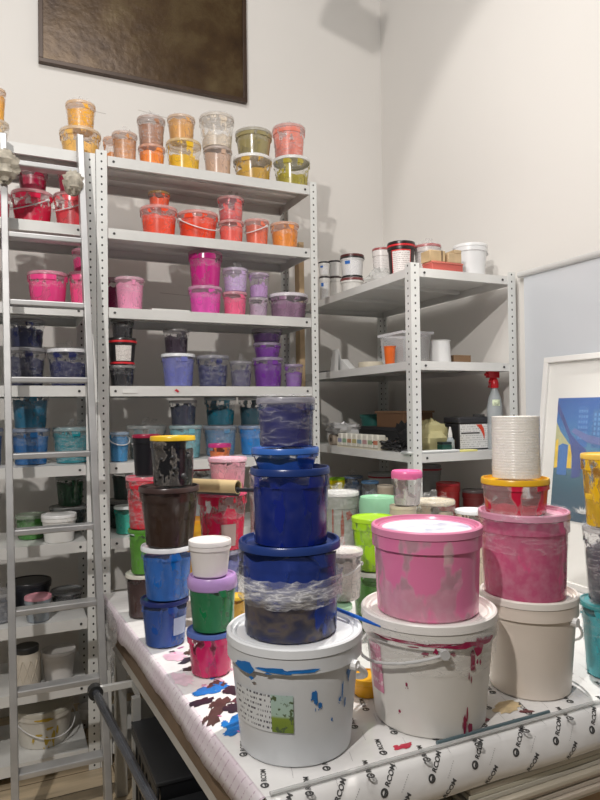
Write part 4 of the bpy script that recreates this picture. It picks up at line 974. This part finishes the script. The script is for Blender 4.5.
cup('orange_cup',1.225,-.31,Z2,.022,.027,.085,plastic((.90,.18,.03),.3,.8),'small cup of bright orange paint at the shelf edge of the corner rack','cup',plastic((.90,.18,.02)))
cup('white_cup',1.475,-.36,Z2,.052,.045,.115,plastic((.80,.80,.80),.3,.92),'white plastic cup standing by the clear box on the middle shelf','cup')
bb=empty('dark_carton',(1.60,-.33,Z2),'small brown carton beside the white cup on the middle shelf','carton'); MB().box(-.05,.05,-.04,.04,0,.045).build('carton_body',flat((.22,.13,.07),.7),bb,bevel=.002); MB().box(-.05,.05,-.0405,.0405,.045,.048).build('flap',flat((.28,.17,.09),.7),bb)
t=empty('tape_roll',(1.29,-.03,Z2),'cream roll of tape lying flat on the middle shelf','tape roll'); MB().lathe([(.032,0),(.062,0),(.064,.004),(.064,.028),(.062,.032),(.032,.032),(.032,0)],36).build('tape',flat((.62,.56,.44),.6),t); MB().lathe([(.028,.001),(.0318,.001),(.0318,.031),(.028,.031),(.028,.001)],30).build('core',flat((.35,.27,.17),.7),t)
t=empty('card_stand',(1.285,.33,Z2),'white upright folded card on the middle shelf near the tall rack','card'); MB().add([(-.02,-.05,0),(-.02,.05,0),(0,.045,.13),(0,-.02,.13)],[(0,1,2,3)]).build('front_leaf',plastic((.8,.8,.79)),t,solid=.002,smooth=False); MB().add([(.02,-.05,0),(.02,.05,0),(0,.045,.13),(0,-.02,.13)],[(0,1,2,3)]).build('back_leaf',plastic((.8,.8,.79)),t,solid=.002,smooth=False)
t=empty('white_wedge',(1.29,.20,Z2),'small white wedge beside the upright card on the middle shelf','wedge'); MB().add([(-.02,-.06,0),(.02,-.06,0),(.02,.05,0),(-.02,.05,0),(-.02,.05,.07),(.02,.05,.07)],[(3,2,1,0),(0,1,5,4),(2,3,4,5),(0,4,3),(1,2,5)]).build('wedge_body',plastic((.78,.78,.77)),t,smooth=False,bevel=.002)
tag(MB().box(-.045,.045,-.06,.06,0,.012).build('black_notebook',plastic((.02,.02,.022),.5),None,(1.28,.43,Z2),bevel=.002,smooth=False),'thin black notebook lying at the far end of the middle shelf','notebook')
# shelf three
crumple('plastic_bag',(1.275,.235,Z3+.058),(.055,.16,.035),plastic((.66,.66,.66),.2,.8),'white plastic bag heaped on the box of tubes','bag',31,flat_bottom=True,amp=.35)
def tube_box():
    t=empty('tube_box',(1.225,-.02,Z3),'open tray of eight pale paint tubes in a row at the shelf front','tray of tubes')
    MB().box(-.025,.032,-.215,.20,0,.006).box(-.025,.032,-.215,-.211,.006,.05).box(-.025,.032,.196,.2,.006,.05).box(.028,.032,-.211,.196,.006,.06).build('tray',flat((.60,.56,.45),.6),t,smooth=False)
    cols=[(.55,.2,.12),(.3,.4,.25),(.5,.3,.3),(.25,.35,.4),(.5,.45,.2),(.5,.25,.15),(.3,.45,.3),(.3,.3,.45)]
    for i in range(8):
        y=-.188+.052*i; q=MB().box(-.022,.024,y-.021,y+.021,.006,.072).build('paint_tube',plastic((.74,.72,.64),.4),t,bevel=.006)
        MB().box(-.0228,-.0221,y-.021,y+.021,.025,.045).build('colour_band',plastic(cols[i],.4),q,smooth=False)
tube_box()
t=empty('paper_roll',(1.26,.30,Z3),'short brown paper roll left of the tray of tubes','paper roll'); MB().tube([(-.035,.0,.031),(.075,.0,.031)],.031,22).build('roll',flat((.48,.40,.32),.6),t); MB().tube([(-.0365,.0,.031),(-.034,.0,.031)],.012,12).build('hollow',plastic((.10,.08,.06)),t)
t=empty('cardboard_box',(1.52,.02,Z3+.10),'brown cardboard box with flared lid on the dark toolbox, third shelf','box'); MB().box(-.09,.09,-.13,.13,0,.075).build('box_body',flat((.22,.12,.065),.7),t,bevel=.002,smooth=False); MB().box(-.095,.095,-.14,.14,.075,.085).build('lid',flat((.27,.16,.09),.7),t,smooth=False)
t=empty('toolbox',(1.52,.10,Z3),'dark flat toolbox at the back of the third shelf','toolbox'); MB().box(-.10,.10,-.25,.25,0,.08).build('case',plastic((.03,.032,.035),.5),t,bevel=.004,smooth=False); MB().box(-.102,.102,-.252,.252,.08,.10).build('lid',plastic((.045,.045,.05),.5),t,bevel=.004,smooth=False)
t=empty('teal_box',(1.60,.47,Z3),'dim teal tub at the far back of the third shelf','tub'); MB().lathe([(0,0),(.06,0),(.072,.14),(.078,.14),(.078,.155)],28).build('body',plastic((.03,.16,.14),.4),t); MB().lathe([(.079,.148),(.081,.165),(0,.165)],28).build('lid',plastic((.05,.22,.19),.4),t)
def cables():
    rng=random.Random(77); m=MB()
    for k in range(9):
        y0=-.17-.24*rng.random(); pts=[]; A=rng.uniform(.03,.06); 
        for i in range(22):
            a=i*.55+k; pts.append((A*math.cos(a)*.75+.006*math.sin(i),y0+.3+A*1.2*math.sin(a*1.0+.4)+.002*i,.008+.004*k+.0035*math.sin(i*1.9)+.003*(i%3)))
        m.tube(pts,.0042,7)
    o=m.build('cable_heap',plastic((.018,.018,.02),.4),None,(1.255,-.31,Z3)); tag(o,'tangled heap of black cables on the third shelf left of the near post','cables',kind='stuff')
cables()
crumple('black_cloth',(1.37,-.27,Z3),(.055,.10,.07),flat((.02,.02,.022),.8,0,.3,20),'heap of black cloth behind the cables on the third shelf','cloth',41,flat_bottom=True)
crumple('yellow_cloth',(1.385,-.40,Z3),(.085,.06,.078),flat((.62,.57,.30),.75,0,.12,14),'pale yellow cloth heap right of the near post','cloth',43,flat_bottom=True,amp=.16)
tag(MB().box(-.13,.14,-.035,.035,0,.012).build('paint_palette',plastic((.55,.57,.57),.3),None,(1.30,-.505,Z3),bevel=.004),'flat grey-white palette at the front of the third shelf','palette')
tag(MB().box(-.045,.05,-.025,.025,0,.008).build('yellow_pad',plastic((.75,.70,.25),.5),None,(1.49,-.515,Z3),bevel=.001,smooth=False),'thin yellow pad before the black canister','notepad')
t=empty('green_box',(1.385,-.495,Z3+.012),'tiny dark green box on the palette','box'); MB().box(-.022,.03,-.02,.02,0,.022).build('base',plastic((.01,.06,.04)),t,bevel=.002,smooth=False); MB().box(-.022,.03,-.02,.02,.0222,.034).build('lid',plastic((.01,.02,.02)),t,bevel=.002,smooth=False)
t=empty('glue_bottle',(1.452,-.455,Z3),'small white glue bottle with pointed nozzle beside the black canister','bottle'); MB().lathe([(0,0),(.018,0),(.02,.004),(.02,.05),(.012,.06),(.009,.066)],22).build('body',plastic((.50,.56,.60),.3,.9),t); MB().lathe([(.011,.064),(.010,.078),(.004,.11),(0,.112)],18).build('nozzle',plastic((.85,.85,.85)),t)
t=empty('tape_reel',(1.505,-.335,Z3),'upright yellow tape reel with black side, behind the glue bottle','tape roll')
MB().lathe([(.025,-.012),(.05,-.012),(.05,.012),(.025,.012),(.025,-.012)],32).build('tape',plastic((.65,.48,.05)),t,rot=(PI/2,0,0),loc=(0,0,.05)); MB().lathe([(.012,-.014),(.038,-.014),(.038,-.0125),(.012,-.0125)],32).build('black_side',plastic((.03,.03,.03)),t,rot=(-PI/2,0,0),loc=(0,0,.05))
def canister():
    t=empty('black_canister',(1.592,-.40,Z3),'squarish black canister with white label and red swoosh, third shelf','canister')
    W,D,H=.088,.055,.155
    MB().box(-W,W,-D,D,0,H-.03).build('body',plastic((.025,.025,.028),.35),t,bevel=.008); MB().box(-W-.004,W+.004,-D-.004,D+.004,H-.03,H).build('lid',plastic((.035,.035,.04),.35),t,bevel=.006)
    L=MB().add([(-W+.004,-D-.001,.008),(W-.004,-D-.001,.008),(W-.004,-D-.001,H-.034),(-W+.004,-D-.001,H-.034)],[(0,1,2,3)]).build('label',print_mat((.78,.78,.77),(.4,.4,.4),11,.5,40),t,smooth=False)
    pts=[(.010,.119),(.042,.119),(.055,.100),(.060,.075),(.058,.046),(.050,.070),(.035,.095)]
    MB().add([(x,-D-.0022,z) for x,z in pts],[tuple(range(len(pts)))]).build('red_swoosh',plastic((.72,.07,.03),.4),L,smooth=False)
    MB().add([(-.078,-D-.002,.076),(.030,-D-.002,.076),(.030,-D-.002,.083),(-.078,-D-.002,.083)],[(0,1,2,3)]).build('title_bar',plastic((.10,.10,.10)),L,smooth=False)
canister()
def sprayer():
    t=empty('spray_bottle',(1.700,-.475,Z3),'tall translucent spray bottle with red trigger head, third shelf','spray bottle')
    gm=plastic((.55,.60,.63),.15,.55)
    MB().lathe([(0,0),(.034,0),(.036,.006),(.036,.20),(.030,.24),(.014,.285),(.013,.30)],26).build('body',gm,t)
    MB().lathe([(0,.004),(.033,.004),(.0335,.14),(0,.14)],24).build('liquid',plastic((.45,.50,.52),.2,.7),t)
    m=MB().lathe([(.018,.29),(.020,.30),(.018,.325),(.012,.335),(0,.335)],20); m.box(-.042,.022,-.011,.011,.338,.368); m.tube([(-.018,0,.34),(-.030,0,.318),(-.034,0,.292)],.006,8); m.tube([(0,0,.32),(0,0,.345)],.012,12); m.tube([(-.042,0,.353),(-.055,0,.353)],.007,10)
    m.build('trigger_head',plastic((.60,.02,.03),.3),t,bevel=0)
    patch(.0362,.0362,cam_angle(1.7,-.475)+.2,.5,.205,.235,.0,8,1).build('sticker',flat((.55,.62,.45),.5,0,.5,60),t)
sprayer()
t=empty('white_canister',(1.700,-.36,Z3),'slim white canister with a pink stripe, mostly hidden behind the lid column','canister'); MB().lathe([(0,0),(.033,0),(.033,.14),(.030,.145)],26).build('body',plastic((.70,.70,.70)),t); MB().lathe([(.034,.125),(.034,.14)],26).build('stripe',plastic((.65,.05,.20)),t); MB().lathe([(.028,.145),(.028,.165),(0,.165)],24).build('cap',plastic((.1,.1,.1)),t)
# ------------------------------------------------------------ small papers on the shelf fronts
def slip(x,z,w,h,label,c=(.78,.78,.76),y=.004,zz=None):
    tag(MB().box(-w/2,w/2,0,.035,0,h).build('paper_slip',plastic(c,.6),None,(x,y,z),smooth=False),label,'paper slip','paper slips on the shelf edges')
slip(.272,1.841,.17,.006,'long white paper strip on the third shelf edge, left of the magenta stack')
slip(-.397,1.841,.03,.012,'small white card nearest the left edge on the left rack third shelf')
slip(-.331,1.841,.045,.012,'wider white card beside the hot pink bucket on the left rack third shelf')
tag(MB().box(-.033,.033,0,.002,-.009,.009).build('shelf_label',plastic((.80,.80,.78),.5),None,(.088,-.0005,1.479),smooth=False),'blank white shelf label under the three-high black stack','label')
tag(MB().add([(-.012,0,0),(-.002,0,.006),(.010,0,-.004),(.004,0,-.010)],[(0,1,2,3)]).build('tape_scrap',plastic((.55,.02,.04),.4),None,(.295,.0005,1.482),smooth=False,solid=.002),'tiny red scrap stuck on the fourth shelf edge','tape scrap')
# spotlight head above the frame: it throws the soft shape high on the back wall
def spot_head():
    t=empty('track_spotlight',(.45,-.75,3.555),'grey track spotlight head hung above the photo frame','spotlight'); gm=plastic((.5,.5,.5),.4)
    MB().tube([(-.05,.06,.03),(.06,-.08,-.05)],.075,24).build('lamp_head',gm,t); MB().box(-.02,.02,-.02,.02,.05,.42).build('stem',gm,t,smooth=False); MB().box(-.10,.10,-.03,.03,.42,.46).build('track_adapter',gm,t,smooth=False)
spot_head()
